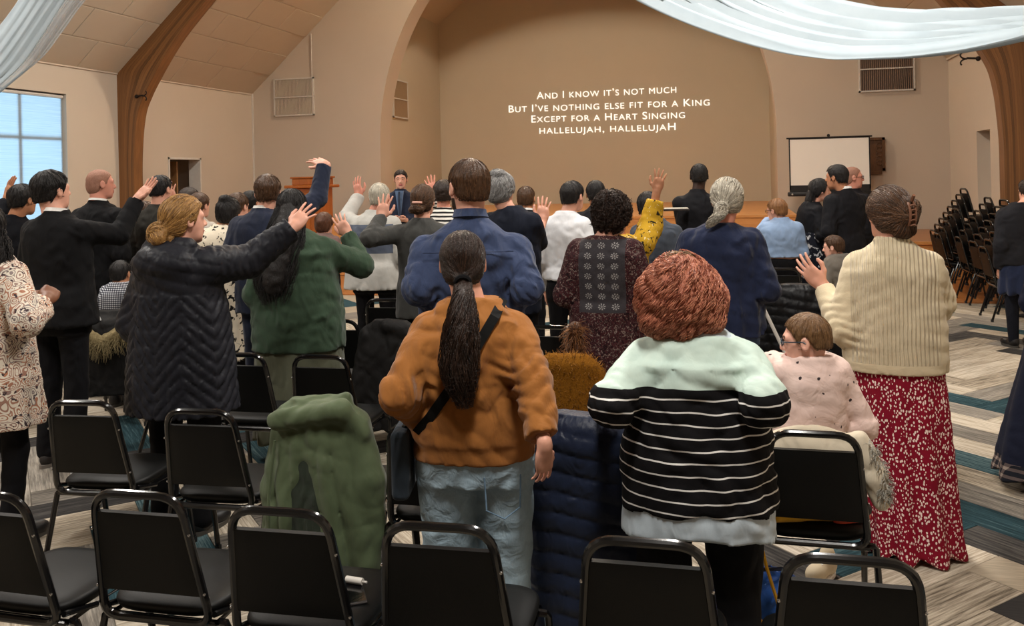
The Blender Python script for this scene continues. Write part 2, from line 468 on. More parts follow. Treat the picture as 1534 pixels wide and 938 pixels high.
bs = MB()
for (_, c, q) in rest:
    r = rc.random(); kind = 0 if r < .55 else (3 if r < .75 else (1 if r < .9 else 2))
    ca, sa = math.cos(c[2]), math.sin(c[2]); h, w = PL / 2 - .0015, PW / 2 - .0015
    v = [(c[0] + a * ca - b_ * sa, c[1] + a * sa + b_ * ca, 0) for a, b_ in ((-h, -w), (h, -w), (h, w), (-h, w))]
    v2 = [(p[0], p[1], -.007) for p in v]
    bs.add(v + v2, [(0, 1, 2, 3), (0, 4, 5, 1), (1, 5, 6, 2), (2, 6, 7, 3), (3, 7, 4, 0)], kind)
def carpet_far():
    out = []
    for nm, cols in (('carpet_far_taupe', lin(160, 148, 130)), ('carpet_far_charcoal', lin(58, 56, 55)), ('carpet_far_teal', lin(46, 70, 77)), ('carpet_far_grey', lin(122, 116, 108))):
        t = NT(nm); v = t.mapping((2, 40, 1), (0, 0, -A45)); n1 = t.noise(2.5, 4, .7, v)
        out.append(t.out(t.mix(n1, dk(cols, .45), dk(cols, 1.5)), .95, spec=.08))
    return out
fo = bs.build('carpet_field', carpet_far(), floor, False); fo['kind'] = 'stuff'

# wooden floor strip in front of the platform
st = MB()
bw = .125; y = 12.25; k = 0
wf = MB(); wf.box((XL + .05, 12.2, -.02), (XR - .05, 14.62, .004)); strip = tag(wf.build('floor_wood_strip', M_oak_floor, None, False), kind='structure')
for i in range(19):
    for j, (x0, x1) in enumerate(((XL + .06, -6.0), (-5.995, -1.2), (-1.195, XR - .06))):
        b = MB(); b.box((x0, 12.21 + i * .1268, .004), (x1, 12.21 + i * .1268 + .1245, .012)); b.build('floor_board', M_oak_floor, strip, False)

# platform
pf = MB(); pf.box((XL, 14.6, 0), (XR, YW, .56)); pf.box((XL, 14.56, .56), (XR, YW, .60))
plat = tag(pf.build('trim_1', M_oak_floor, None, False), kind='structure')
for i in range(9):
    x0 = XL + i * (XR - XL) / 9; b = MB(); b.box((x0 + .006, 14.585, .02), (x0 + (XR - XL) / 9 - .006, 14.6, .555)); b.build('front_panel', M_oak, plat, False)
b = MB(); b.box((XL, 14.54, .555), (XR, 14.62, .602)); b.build('nosing', M_oak, plat, False)
up = MB(); up.box((-7.6, 14.95, .6), (.95, YW + 4.2, .98)); up.box((-7.62, 14.92, .98), (.97, YW + 4.2, 1.02))
upl = tag(up.build('trim_2', M_oak, None, False), kind='structure')
for i in range(6):
    x0 = -7.6 + i * 8.55 / 6; b = MB(); b.box((x0 + .006, 14.935, .62), (x0 + 8.55 / 6 - .006, 14.95, .975)); b.build('front_panel', M_oak, upl, False)

# ---- side walls, back wall
def window_hole_wall(name, X, side, holes, mat):
    """side wall in the plane x = X with rectangular openings (y0, y1, z0, z1), 0.25 deep"""
    ys = sorted({YB, YW + .0} | {h[0] for h in holes} | {h[1] for h in holes}); b = MB(); t = .25 * side
    lo, hi = min(X, X + t), max(X, X + t)
    for a, c in zip(ys[:-1], ys[1:]):
        hh = [h for h in holes if h[0] <= a + 1e-6 and h[1] >= c - 1e-6]
        if not hh: b.box((lo, a, 0), (hi, c, ZS + .05)); continue
        h = hh[0]
        if h[2] > 0: b.box((lo, a, 0), (hi, c, h[2]))
        b.box((lo, a, h[3]), (hi, c, ZS + .05))
    return tag(b.build(name, mat, None, False), kind='structure')
WIN = (10.1, 11.87, .95, 3.26)
DOOR = (14.45, 15.5, .0, 2.27)
wl = window_hole_wall('wall_left', XL, -1, [WIN, DOOR], M_wall)
NICHE = (14.9, 15.67, 0.6, 2.32)
wr = window_hole_wall('wall_right', XR, 1, [NICHE], M_wall)
b = MB(); b.prism([(XL - .25, 0), (XR + .25, 0), (XR + .25, ZS), (XC, ZR + .1), (XL - .25, ZS)], 'y', YB - .25, YB); tag(b.build('wall_back', M_darkwood, None, False), kind='structure')  # unseen wall; dark wood chosen to weaken the fill light from behind

# ---- front wall with the arch opening
AW, AZ0, AH = 4.11, 2.5, 4.87; ACX = -3.31
fw = MB(); xs = [XL - .25, XL]
xs += list(np.linspace(XL, ACX - AW, 6))[1:]
arch_x = [ACX - AW * math.cos(a) for a in np.linspace(0, math.pi, 73)]
def zarch(x):
    q = 1 - ((x - ACX) / AW) ** 2; return AZ0 + AH * math.sqrt(max(q, 0))
tw = .6
def col(x0, x1, z00, z01):
    c0, c1 = zceil(max(x0, XL)) + .1, zceil(min(x1, XR)) + .1
    v = [(x0, YW, z00), (x1, YW, z01), (x1, YW, c1), (x0, YW, c0), (x0, YW + tw, z00), (x1, YW + tw, z01), (x1, YW + tw, c1), (x0, YW + tw, c0)]
    fw.add(v, [(0, 1, 2, 3), (5, 4, 7, 6), (0, 4, 5, 1), (3, 2, 6, 7)])
for a, c in zip(xs[:-1], xs[1:]): col(a, c, 0, 0)
for a, c in zip(arch_x[:-1], arch_x[1:]):
    col(a, c, zarch(a), zarch(c))
for a, c in ((ACX + AW, 2.0), (2.0, XR), (XR, XR + .25)): col(a, c, 0, 0)
for x in (ACX - AW, ACX + AW):
    fw.add([(x, YW, 0), (x, YW + tw, 0), (x, YW + tw, AZ0), (x, YW, AZ0)], [(0, 1, 2, 3)])
bm_front = fw.build('wall_front', M_wall, None, True, 30); tag(bm_front, kind='structure')

# ---- chancel behind the arch
CXL, CXR, CYB, CZS = -7.45, .83, 21.6, 5.76
b = MB(); b.box((CXL - .2, CYB, 0), (CXR + .2, CYB + .2, 11)); chw = tag(b.build('wall_chancel', M_chancel, None, False), kind='structure')
b = MB(); b.box((CXL - .2, YW + tw, 0), (CXL, CYB, CZS + .1)); tag(b.build('wall_chancel_left', M_chancel, None, False), kind='structure')
b = MB(); b.box((CXR, YW + tw, 0), (CXR + .2, CYB, CZS + .1)); tag(b.build('wall_chancel_right', M_chancel, None, False), kind='structure')
b = MB(); cxm = (CXL + CXR) / 2; zz = CZS + (cxm - CXL) * .8
b.prism([(CXL - .2, CZS - .16), (cxm, zz), (CXR + .2, CZS - .16), (CXR + .2, CZS), (cxm, zz + .2), (CXL - .2, CZS)], 'y', YW + tw, CYB + .2)
tag(b.build('ceiling_chancel', M_ceil, None, False), kind='structure')

# ---- ceiling: two slopes with fibre panels
b = MB(); b.prism([(XL - .3, ZS - .02), (XC, ZR), (XR + .3, ZS - .02), (XR + .3, ZS + .25), (XC, ZR + .25), (XL - .3, ZS + .25)], 'y', YB - .2, YW + tw)
ceil = tag(b.build('ceiling', M_joint, None, False), kind='structure')
slen = math.hypot(1, SL)
pw_, ph_ = 1.2, .6
b = MB(); g = .006; b.rbox((0 + g, 0 + g, -.022), (pw_ - g, ph_ - g, 0.004), .006, 1); pmesh = b.mesh('ceiling_panel', False); pmesh.materials.append(M_ceil)
npan = 0
for side in (-1, 1):
    x0 = XL if side < 0 else XR
    for r in range(15):
        for k in range(20):
            yy = YB + .3 + k * pw_ + (r % 2) * .6
            if yy + pw_ > YW: continue
            s0 = r * ph_; X = x0 - side * s0 / slen; Z = ZS + s0 * SL / slen
            P0 = np.array((X, yy + .6, Z)); q = P0 - C_O; d = q @ C_F
            px = CX + FPX * (q @ C_R) / d if d > .5 else -9999; py = CY - FPX * (q @ C_U) / d if d > .5 else -9999
            vis = -150 < px < 1700 and py > -140
            if not vis: continue
            o = bpy.data.objects.new('ceiling_panel', pmesh); link(o, ceil); npan += 1
            ex = Vector((0, 1, 0)); ey = Vector((-side / slen, 0, SL / slen)); ez = ex.cross(ey)
            if ez.z < 0: ez = -ez; ex = -ex; yy2 = yy + pw_
            else: yy2 = yy
            o.matrix_world = Matrix(((ex.x, ey.x, ez.x, X), (ex.y, ey.y, ez.y, yy2), (ex.z, ey.z, ez.z, Z), (0, 0, 0, 1)))
# remaining board of the slopes, out of the picture
b = MB()
for side in (-1, 1):
    x0 = XL if side < 0 else XR
    b.add([(x0, YB, ZS - .012), (x0, YW, ZS - .012), (XC, YW, ZR - .012), (XC, YB, ZR - .012)], [(0, 1, 2, 3)])
bo = b.build('ceiling_board', M_ceil, ceil, False)
# edge trims where the slope meets the wall
for i, (x, s) in enumerate(((XL, 1), (XR, -1))):
    b = MB(); b.box((min(x, x + s * .03), YB, ZS - .035), (max(x, x + s * .02), YW, ZS + .0)); tag(b.build('trim_%d' % (3 + i), M_wall, None, False), kind='structure')
b = MB(); b.box((XL, YW - .03, 0.6), (XL + .03, YW, ZS)); tag(b.build('trim_5', M_white, None, False), kind='structure')

# ---- glued-laminated arches
def beam(Y, sgn, name, label):
    th = .24
    inner = [(-10.19, 0), (-10.2, .9), (-10.2, 1.9), (-10.17, 2.5), (-10.09, 3.02), (-9.95, 3.33), (-9.75, 3.65), (-9.35, 4.2), (-8.64, 4.93), (-7.6, 5.9), (-6.2, 7.2), (-4.8, 8.48), (-3.325, 9.8)]
    outer = [(-10.5, 0), (-10.5, .9), (-10.5, 1.9), (-10.5, 2.5), (-10.5, 3.05), (-10.5, 3.4), (-10.5, 3.72), (-10.0, 4.19), (-9.0, 5.1), (-7.9, 6.09), (-6.45, 7.4), (-4.98, 8.73), (-3.325, 10.2)]
    sub = []
    for a in (inner, outer):
        a = np.array(a); t = np.arange(len(a)); q = np.linspace(0, len(a) - 1, 73)
        sub.append(np.stack([Loft._pchip(t.astype(float), a[:, k], q) for k in (0, 1)], 1))
    I, O = sub; mir = lambda x: x if sgn < 0 else (XL + XR) - x
    V = []; F = []; UV = []; acc = 0.0; n = len(I); Ls = [0.0]
    for i in range(1, n): acc += math.dist(I[i], I[i - 1]); Ls.append(acc)
    for i in range(n):
        for (p, yv) in ((I[i], Y - th / 2), (O[i], Y - th / 2), (O[i], Y + th / 2), (I[i], Y + th / 2)): V.append((mir(p[0]), yv, p[1]))
    uvs = []
    for i in range(n - 1):
        for k, (va, vb) in enumerate(((0, 1), (1, 1), (1, 0), (0, 0))):
            k2 = (k + 1) % 4; F.append((i * 4 + k, i * 4 + k2, i * 4 + 4 + k2, i * 4 + 4 + k))
            e = (.0, 0.02) if va == vb else None
            uvs.append([(Ls[i], va), (Ls[i], vb if va != vb else va + .09), (Ls[i + 1], vb if va != vb else va + .09), (Ls[i + 1], va)])
    me = bpy.data.meshes.new(name); me.from_pydata(V, [], F); ul = me.uv_layers.new(name='UVMap')
    ul.data.foreach_set('uv', [c for q in uvs for p in q for c in p])
    me.materials.append(M_glu); me.shade_smooth(); me.set_sharp_from_angle(angle=math.radians(30))
    return tag(link(bpy.data.objects.new(name, me)), kind='structure')
beam(13.2, -1, 'trim_6', ''); beam(13.2, 1, 'trim_7', '')
beam(3.2, -1, 'trim_8', ''); beam(3.2, 1, 'trim_9', '')

# iron hooks on the arches
M_iron = plain('wrought_iron', lin(38, 30, 26), .5, .6)
for (X, Z, s, lab) in ((-10.04, 3.3, 1, 'small black iron double hook on the curved beam by the window wall'), (3.2, 3.22, -1, 'small black iron double hook on the curved beam above the stacked chairs')):
    b = MB()
    b.tube([(X - s * .06, 13.05, Z), (X + s * .1, 13.02, Z + .01)], .014)
    for d in (-1, 1):
        b.tube([(X + s * (.1 + .08 * math.sin(a)), 13.02 - .0, Z + d * (.075 - .075 * math.cos(a)) * .7) for a in np.linspace(0, 2.2, 7)], .011)
    b.sphere((X - s * .05, 13.06, Z), .035)
    tag(b.build('wall_hook', M_iron), lab, 'hook')

# ---- window with drawn blind
win = MB(); y0, y1, z0, z1 = WIN; X = XL
for (a, c, d, e) in ((y0, y0 + .06, z0, z1), (y1 - .06, y1, z0, z1), (y0, y1, z0, z0 + .06), (y0, y1, z1 - .06, z1), (10.955, 11.015, z0, z1), (y0, y1, 2.50, 2.55)):
    win.box((X - .16, a, d), (X - .1, c, e))
wo = tag(win.build('window_1', plain('window_frame_paint', lin(150, 160, 170), .5), None, False), kind='structure')
def blind():
    # woven cloth that lets the daylight behind it through
    t = NT('roller_blind_cloth')
    w = t.noise(1.0, 3, .6, t.mapping((1, 1.5, 90))); c = t.mix(w, lin(176, 198, 210), lin(236, 244, 248))
    t.out(c, .8, spec=.1)
    tl = t.n('ShaderNodeBsdfTranslucent', {'Color': c}); mx = t.n('ShaderNodeMixShader', {0: .72, 1: t.b.outputs[0], 2: tl.outputs[0]})
    t.t.links.new(mx.outputs[0], t.t.nodes['Material Output'].inputs[0]); return t.m
b = MB(); b.add([(X - .066, y0 + .03, z0), (X - .066, y1 - .03, z0), (X - .066, y1 - .03, z1 - .05), (X - .066, y0 + .03, z1 - .05)], [(0, 1, 2, 3)]); b.build('roller_blind', blind(), wo, False)
b = MB(); b.tube([(X - .066, y0 + .02, z1 - .045), (X - .066, y1 - .02, z1 - .045)], .03); b.build('blind_roller', M_white, wo)
b = MB(); b.box((X - .15, y0 + .05, z0 + .05), (X - .145, y1 - .05, z1 - .05)); t = NT('window_glass'); t.out((.9, .95, 1), .05)
tp = t.n('ShaderNodeBsdfTransparent', {'Color': (.92, .96, .98, 1)}); mx = t.n('ShaderNodeMixShader', {0: .93, 1: t.b.outputs[0], 2: tp.outputs[0]}); t.t.links.new(mx.outputs[0], t.t.nodes['Material Output'].inputs[0])
b.build('pane', t.m, wo, False)
b = MB(); b.box((X - .1, y0 - .05, z0 - .05), (X + .06, y1 + .05, z0)); b.build('window_sill', M_white, wo, False)
# ---- left doorway and the passage behind it
y0, y1, z0, z1 = DOOR
b = MB(); b.box((XL - 1.5, y0 - .5, -.01), (XL - .25, y1 + .5, 0)); b.box((XL - 1.6, y0 - .5, 0), (XL - 1.5, y1 + .5, 2.6)); b.box((XL - 1.5, y1 + .5, 0), (XL - .25, y1 + .55, 2.6)); b.box((XL - 1.5, y0 - .55, 0), (XL - .25, y0 - .5, 2.6)); b.box((XL - 1.6, y0 - .5, 2.6), (XL - .25, y1 + .5, 2.65))
tag(b.build('wall_passage', M_wall, None, False), kind='structure')
d1 = MB(); d1.box((XL - .25, y0 - .0, 0), (XL + .015, y0 + .04, z1)); d1.box((XL - .25, y1 - .04, 0), (XL + .015, y1, z1)); d1.box((XL - .25, y0, z1 - .04), (XL + .015, y1, z1))
do = tag(d1.build('door_1', M_white, None, False), kind='structure')
b = MB(); b.box((XL - 1.0, y1 + .05 - .45, 0.01), (XL - .28, y1 - .36, 2.2)); b.build('door_leaf', wood('door_wood', lin(128, 92, 58), lin(160, 120, 78), 6, (1, 1, .1), .4), do, False)
b = MB(); b.sphere((XL - .9, y1 - .45, 1.0), .03); b.build('door_knob', plain('brass', lin(190, 150, 70), .3, 1), do)
# ---- right-hand recess with its own panel
y0, y1, z0, z1 = NICHE
b = MB(); b.box((XR + .22, y0 - .02, z0 - .02), (XR + .26, y1 + .02, z1 + .02)); n2 = tag(b.build('window_2', plain('recess_panel', lin(196, 196, 190), .6), None, False), kind='structure')
b = MB(); b.box((XR + .2, y0, z0), (XR + .22, y0 + .05, z1)); b.box((XR + .2, y1 - .05, z0), (XR + .22, y1, z1)); b.box((XR + .2, y0, z1 - .05), (XR + .22, y1, z1)); b.build('recess_frame', M_white, n2, False)

# ---- wall grilles
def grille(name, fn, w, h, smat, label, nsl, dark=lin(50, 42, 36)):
    """fn maps (u, depth, z) to world; frame, middle bar, slats"""
    root = empty(name, fn(0, 0, 0))
    def rel(mb): mb.v = [tuple(np.array(fn(*p)) - np.array(fn(0, 0, 0))) for p in mb.v]; return mb
    f = MB(); t = .03
    for lo, hi in (((0, 0, 0), (w, .04, t)), ((0, 0, h - t), (w, .04, h)), ((0, 0, 0), (t, .04, h)), ((w - t, 0, 0), (w, .04, h))): f.box(lo, hi)
    rel(f).build('frame', M_white, root, False)
    m = MB(); m.box((0, -.005, h / 2 - .012), (w, .045, h / 2 + .012)); rel(m).build('crossbar', M_white, root, False)
    bk = MB(); bk.box((t, 0, t), (w - t, .008, h - t)); rel(bk).build('backing', plain('grille_backing_%d' % nsl, dark, .9), root, False)  # backing darker than the slats: recess shade put into its colour
    s = MB()
    for i in range(nsl):
        u = t + (w - 2 * t) * (i + .5) / nsl; s.box((u - .011, .008, t), (u + .011, .032, h - t))
    so = rel(s).build('slats', smat, root, False); so['kind'] = 'stuff'
    return tag(root, label, 'vent')
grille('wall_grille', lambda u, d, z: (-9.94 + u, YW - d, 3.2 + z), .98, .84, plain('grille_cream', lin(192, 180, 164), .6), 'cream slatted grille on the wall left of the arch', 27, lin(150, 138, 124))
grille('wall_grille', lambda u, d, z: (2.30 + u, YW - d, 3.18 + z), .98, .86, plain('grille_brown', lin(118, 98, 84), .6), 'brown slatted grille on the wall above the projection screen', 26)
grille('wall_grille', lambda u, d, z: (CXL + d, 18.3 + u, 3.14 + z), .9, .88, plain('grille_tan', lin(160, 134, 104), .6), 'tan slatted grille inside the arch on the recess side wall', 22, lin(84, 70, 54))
b = MB(); b.tube([(-9.0, YW - .02, 4.04), (-9.0, YW - .02, 5.0)], .012); tag(b.build('conduit', M_white), 'thin white conduit rising from the cream wall grille', 'conduit')

# ---- unseen ceiling fixtures over the congregation, their form invented
M_lampglass = NT('lamp_diffuser'); M_lampglass.out(lin(240, 235, 225), .5); M_lampglass.b.inputs['Emission Color'].default_value = (1, .93, .84, 1); M_lampglass.b.inputs['Emission Strength'].default_value = 3.0; M_lampglass = M_lampglass.m
proto = None
for i, (lx, ly) in enumerate(LAMPS):
    if proto is None:
        proto = empty('unseen_ceiling_lamp'); b = MB(); b.rbox((-.28, -.85, -.04), (.28, .85, .08), .02); b.build('housing', M_white, proto, False)
        b = MB(); b.box((-.25, -.8, -.05), (.25, .8, -.041)); b.build('diffuser_offscreen', M_lampglass, proto, False)
        for yy in (-.6, .6): b = MB(); b.tube([(0, yy, .07), (0, yy, zceil(0.0) - LAMP_Z + .02)], .008); b.build('hanger', M_iron, proto)
        o = proto
    else: o = copy_tree(proto)
    tag(o, 'unseen invented hanging lamp with white housing over the seating', 'lamp', 'unseen hanging lamps under the ceiling'); o.location = (lx, ly, LAMP_Z)

M_globe = NT('globe_glass'); M_globe.out(lin(240, 225, 200), .4); M_globe.b.inputs['Emission Color'].default_value = (1, .8, .58, 1); M_globe.b.inputs['Emission Strength'].default_value = 4.0; M_globe = M_globe.m
for i, (x_, y_, z_) in enumerate(CHAND):  # unseen fixture invented to hold the inferred warm light
    o = tag(empty('unseen_globe_lamp', (x_, y_, z_)), 'unseen invented ring lamp with four warm glass globes over the platform', 'lamp')
    b = MB(); b.tube([(0, 0, .24), (0, 0, zceil(x_) - z_ - .05)], .01); b.build('rod', M_iron, o)
    b = MB(); b.tube([(-.2 * math.cos(a), .2 * math.sin(a), .1) for a in np.linspace(0, 6.28, 24)[:-1]], .012, 6, True); b.tube([(0, 0, .24), (.2, 0, .1)], .008); b.tube([(0, 0, .24), (-.2, 0, .1)], .008); b.tube([(0, 0, .24), (0, .2, .1)], .008); b.tube([(0, 0, .24), (0, -.2, .1)], .008); b.build('ring', M_iron, o)
    for k in range(4): a = k * math.pi / 2; b = MB(); b.sphere((.2 * math.cos(a), .2 * math.sin(a), .0), .07, 12, 8); b.build('globe_offscreen', M_globe, o)
# ---- projected song lyrics on the chancel wall
M_text = NT('projected_white'); M_text.out((.9, .9, .85), .8); M_text.b.inputs['Emission Color'].default_value = (1, .97, .9, 1); M_text.b.inputs['Emission Strength'].default_value = .75; M_text = M_text.m
lines = [('And I know it\u2019s not much', 804, 1013, 143, 133), ('But I\u2019ve nothing else fit for a King', 762, 1063, 163, 152), ('Except for a Heart Singing', 796, 1026, 178, 171), ('hallelujah, hallelujaH', 808, 1012, 195, 189)]
tr = empty('projected_lyrics', (-3.1, CYB - .01, 3.3)); tag(tr, 'white song lyrics projected on the tan wall inside the arch', 'projection')
for i, (txt, xa, xb, ya, yb) in enumerate(lines):
    cu = bpy.data.curves.new('lyric_line', 'FONT'); cu.body = txt; cu.small_caps_scale = .8; cu.space_character = 1.12; cu.space_word = .95
    for k, ch in enumerate(txt):
        if ch.islower(): cu.body_format[k].use_small_caps = True
    cu.size = .36; cu.extrude = .0
    to = bpy.data.objects.new('tmp', cu); COL.objects.link(to); bpy.context.view_layer.update()
    me = bpy.data.meshes.new_from_object(to.evaluated_get(bpy.context.evaluated_depsgraph_get())); bpy.data.objects.remove(to)
    co = np.zeros(len(me.vertices) * 3, f4); me.vertices.foreach_get('co', co); co = co.reshape(-1, 3)
    pa = onY(xa, ya, CYB - .012); pb = onY(xb, yb, CYB - .012)
    w = co[:, 0].max() - co[:, 0].min(); x = (co[:, 0] - co[:, 0].min()) / w
    capz = .19
    out = pa[None] + (pb - pa)[None] * x[:, None]; out[:, 2] += (co[:, 1] / cu.size / .73 - .5) * capz
    out -= np.array(tr.location)[None]
    me.vertices.foreach_set('co', out.astype(f4).ravel()); me.materials.clear(); me.materials.append(M_text); me.update()
    ln = bpy.data.objects.new('lyric_line', None); link(ln, tr)
    bm = bmesh.new(); bm.from_mesh(me); todo = set(bm.faces); isl = []
    while todo:
        st0 = [todo.pop()]; cur = []
        while st0:
            f_ = st0.pop(); cur.append(f_)
            for e_ in f_.edges:
                for g_ in e_.link_faces:
                    if g_ in todo: todo.remove(g_); st0.append(g_)
        isl.append(cur)
    for cur in isl:
        vs = {}; F = []
        for f_ in cur: F.append(tuple(vs.setdefault(v, len(vs)) for v in f_.verts))
        bb_ = MB(); bb_.add([tuple(v.co) for v in vs], F); bb_.build('letter', M_text, ln, False)
    bm.free()
# ================================================================== chairs
CH_H = .835
M_frame = plain('black_enamel_tube', lin(14, 14, 15), .16, 0, .1, 20, .02, .6)
def vinyl():
    t = NT('black_vinyl'); n = t.noise(420, 3, .6); v = t.n('ShaderNodeTexVoronoi', {'Vector': t.oc, 'Scale': 330.0}).outputs['Distance']
    return t.out(t.mix(t.noise(6, 3), lin(7, 8, 8), lin(13, 13, 13)), .5, t.bump(t.math('ADD', n, v), .12, .002), spec=.22)
M_vinyl = vinyl()
M_screw = plain('steel_screw', lin(190, 190, 190), .25, 1)
M_foot = plain('black_plastic', lin(18, 18, 18), .6)

def hoop(wt, wb, zb, zt, rc_t=.075, rc_b=.06):
    """closed trapezoid with rounded corners in (x, z)"""
    c = [(-wb, zb, rc_b), (wb, zb, rc_b), (wt, zt, rc_t), (-wt, zt, rc_t)]; out = []
    for i in range(4):
        p = np.array(c[i][:2]); a = np.array(c[i - 1][:2]); b = np.array(c[(i + 1) % 4][:2]); r = c[i][2]
        da = (a - p) / np.linalg.norm(a - p); db = (b - p) / np.linalg.norm(b - p)
        q0 = p + da * r; q1 = p + db * r
        for t in np.linspace(0, 1, 7): out.append((1 - t) ** 2 * q0 + 2 * t * (1 - t) * p + t * t * q1)
    return out
def tilt(x, z):      # recline of the backrest
    t = (z - .40) / (CH_H - .40); return (x, -.185 - .095 * t, z)
def make_chair():
    root = empty('stacking_chair')
    b = MB(); R = .0135
    b.tube([tilt(p[0], p[1]) for p in hoop(.162 - R, .205 - R, .375 + R, CH_H - R)], R, 10, True); bf = b.build('back_frame', M_frame, root)
    # padded back panel
    b = MB(); nx, nz = 10, 10; V = []; F = []
    def pw(z): return .146 + (.187 - .146) * (CH_H - R - z) / (CH_H - .4 - 2 * R)
    for side in (0, 1):
        for j in range(nz + 1):
            z = .488 + (.758 - .488) * j / nz
            for i in range(nx + 1):
                u = -1 + 2 * i / nx; e = max(abs(u), abs(2 * j / nz - 1)); th = .010 + .011 * (1 - e ** 6)
                x, y, zz = tilt(u * (pw(z) - .001), z); V.append((x, y + (-.7 * th if side == 0 else th * 1.5), zz))
    n1 = (nx + 1) * (nz + 1)
    for j in range(nz):
        for i in range(nx):
            a = j * (nx + 1) + i; F.append((a, a + 1, a + nx + 2, a + nx + 1)); F.append((n1 + a, n1 + a + nx + 1, n1 + a + nx + 2, n1 + a + 1))
    ring = [i for i in range(nx + 1)] + [(j + 1) * (nx + 1) - 1 for j in range(1, nz + 1)] + [nz * (nx + 1) + i for i in range(nx - 1, -1, -1)] + [j * (nx + 1) for j in range(nz - 1, 0, -1)]
    for k in range(len(ring)): a, c = ring[k], ring[(k + 1) % len(ring)]; F.append((c, a, n1 + a, n1 + c))
    b.add(V, F); b.build('back_panel', M_vinyl, root, True, 50)
    # seat pad, wider and rounder in front
    L = Loft([(.388, .17, .17, .03), (.40, .195, .197, .03), (.425, .205, .208, .03), (.437, .198, .2, .03), (.447, .15, .15, .03)], 5.0)
    b = MB(); V = []; F = []; nz = 9; na = 36
    for j in range(nz):
        z = .388 + (.446 - .388) * j / (nz - 1); a, bb, yo, xo = [float(v) for v in L.sec(z)]
        for i in range(na):
            th = 2 * math.pi * i / na; cx, sy = math.cos(th), math.sin(th); n = 4.5
            V.append((a * abs(cx) ** (2 / n) * (1 if cx > 0 else -1), yo + bb * abs(sy) ** (2 / n) * (1 if sy > 0 else -1), z))
    for j in range(nz - 1):
        for i in range(na): F.append((j * na + i, j * na + (i + 1) % na, (j + 1) * na + (i + 1) % na, (j + 1) * na + i))
    F.append(tuple(range(na - 1, -1, -1))); F.append(tuple((nz - 1) * na + i for i in range(na)))
    b.add(V, F); b.build('seat', M_vinyl, root, True, 60)
    b = MB(); b.tube([(-.19, -.165, .378), (-.19, .2, .378), (.19, .2, .378), (.19, -.165, .378)], .011, 8, True); b.build('seat_frame', M_frame, root)
    for s in (-1, 1):
        for fr in (0, 1):
            l = MB()
            if fr: l.tube([(s * .19, .175, .378), (s * .216, .175, .376), (s * .222, .177, .368), (s * .228, .245, .012)], .0125)
            else: l.tube([(s * .19, -.14, .378), (s * .216, -.14, .376), (s * .222, -.142, .368), (s * .228, -.255, .012)], .0125)
            lo = l.build('leg', M_frame, root)
            x, y = (s * .228, .245) if fr else (s * .228, -.255)
            f = MB(); f.tube([(x, y, 0), (x, y, .03)], .016); f.build('foot_cap', M_foot, lo)
        k = MB(); k.tube([(s * .193, -.17, .415), (s * .191, -.02, .375)], .010); k.build('bracket', M_frame, root)
        for z in (.50, .70):
            q = MB(); xw = pw(z) + R * .6; x, y, zz = tilt(s * xw, z); q.sphere((x + s * .004, y - R * .75, zz), .0048, 8, 5); q.build('screw', M_screw, bf)
    b = MB(); b.tube([(-.222, -.14, .374), (.222, -.14, .374)], .009); b.build('stretcher', M_frame, root)
    return root
CHAIR0 = make_chair(); _cu = [0]
ROWY = {1: 2.27, 2: 3.23, 3: 4.3, 4: 5.3, 5: 6.3, 6: 7.4, 7: 8.5}
def chair(px, py, label, rz=0.0, group=None, pos=None, z=0.0, tiltx=0.0):
    o = CHAIR0 if _cu[0] == 0 else copy_tree(CHAIR0); _cu[0] += 1
    tag(o, label, 'chair', group)
    if 'group' in o and not group: del o['group']
    if pos is None:
        yh = 262 - .023 * (px - 767); D = (CAMH - CH_H) * FPX / (py - yh); p = W(px, py, D)
        c, s = math.cos(rz), math.sin(rz); x, y = p[0] - (.28 * s), p[1] + .28 * c
    else: x, y = pos
    o.location = (x, y, z); o.rotation_euler = (tiltx, 0, rz)
    return o
chairs = {}
V_ = 'black vinyl stacking chair '
for key, px, py, rz, lab in [
    ('A1', -27, 735, .0, V_ + 'at the left end of the rearmost row'),
    ('B1', 202, 735, .03, V_ + 'with empty seat, second in the rearmost row'),
    ('C1', 415, 760, .04, V_ + 'holding a phone on its seat, rearmost row'),
    ('D1', 655, 783, .05, V_ + 'behind the woman in blue jeans and rust hoodie'),
    ('E1', 965, 806, .02, V_ + 'behind the woman in the striped top'),
    ('F1', 1275, 832, .02, V_ + 'at the right end of the rearmost row'),
    ('A2', 120, 599, .10, V_ + 'next to the man in black coat, second row from back'),
    ('B2', 297, 612, .06, V_ + 'right behind the woman in long quilted coat'),
    ('C2', 478, 612, .04, V_ + 'under the olive raincoat'),
    ('D2', 638, 634, .02, V_ + 'left of the rust hoodie woman with bare back'),
    ('E2', 868, 640, .0, V_ + 'under the navy puffer jacket'),
    ('G2', 1218, 645, .0, V_ + 'that the boy in glasses sits on'),
    ('B3', 356, 528, .04, V_ + 'between quilted coat and green sweater'),
    ('C3', 478, 531, .04, V_ + 'right behind the woman in green sweater'),
    ('D3', 586, 490, .03, V_ + 'under the black jacket'),
    ('E3', 850, 543, .0, V_ + 'under the mustard teddy coat'),
    ('E4', 822, 487, .0, V_ + 'between blue shirt man and maroon print dress'),
    ('C5', 577, 447, .05, V_ + 'right behind the elderly man in grey jacket'),
    ('F5', 1196, 462, -.05, V_ + 'under the black quilted jacket'),
    ('F7', 1172, 401, -.03, V_ + 'right behind the boy in light blue shirt'),
    ('Z3', 502, 478, .05, V_ + 'right of the green sweater woman in deep shade'),
    ('X4', 165, 470, .35, V_ + 'carrying the fur trimmed hood'),
]:
    chairs[key] = chair(px, py, lab, rz)
chairs['L4'] = chair(0, 0, V_ + 'turned sideways beside the black coat man', -1.35, None, (-3.35, 4.75))
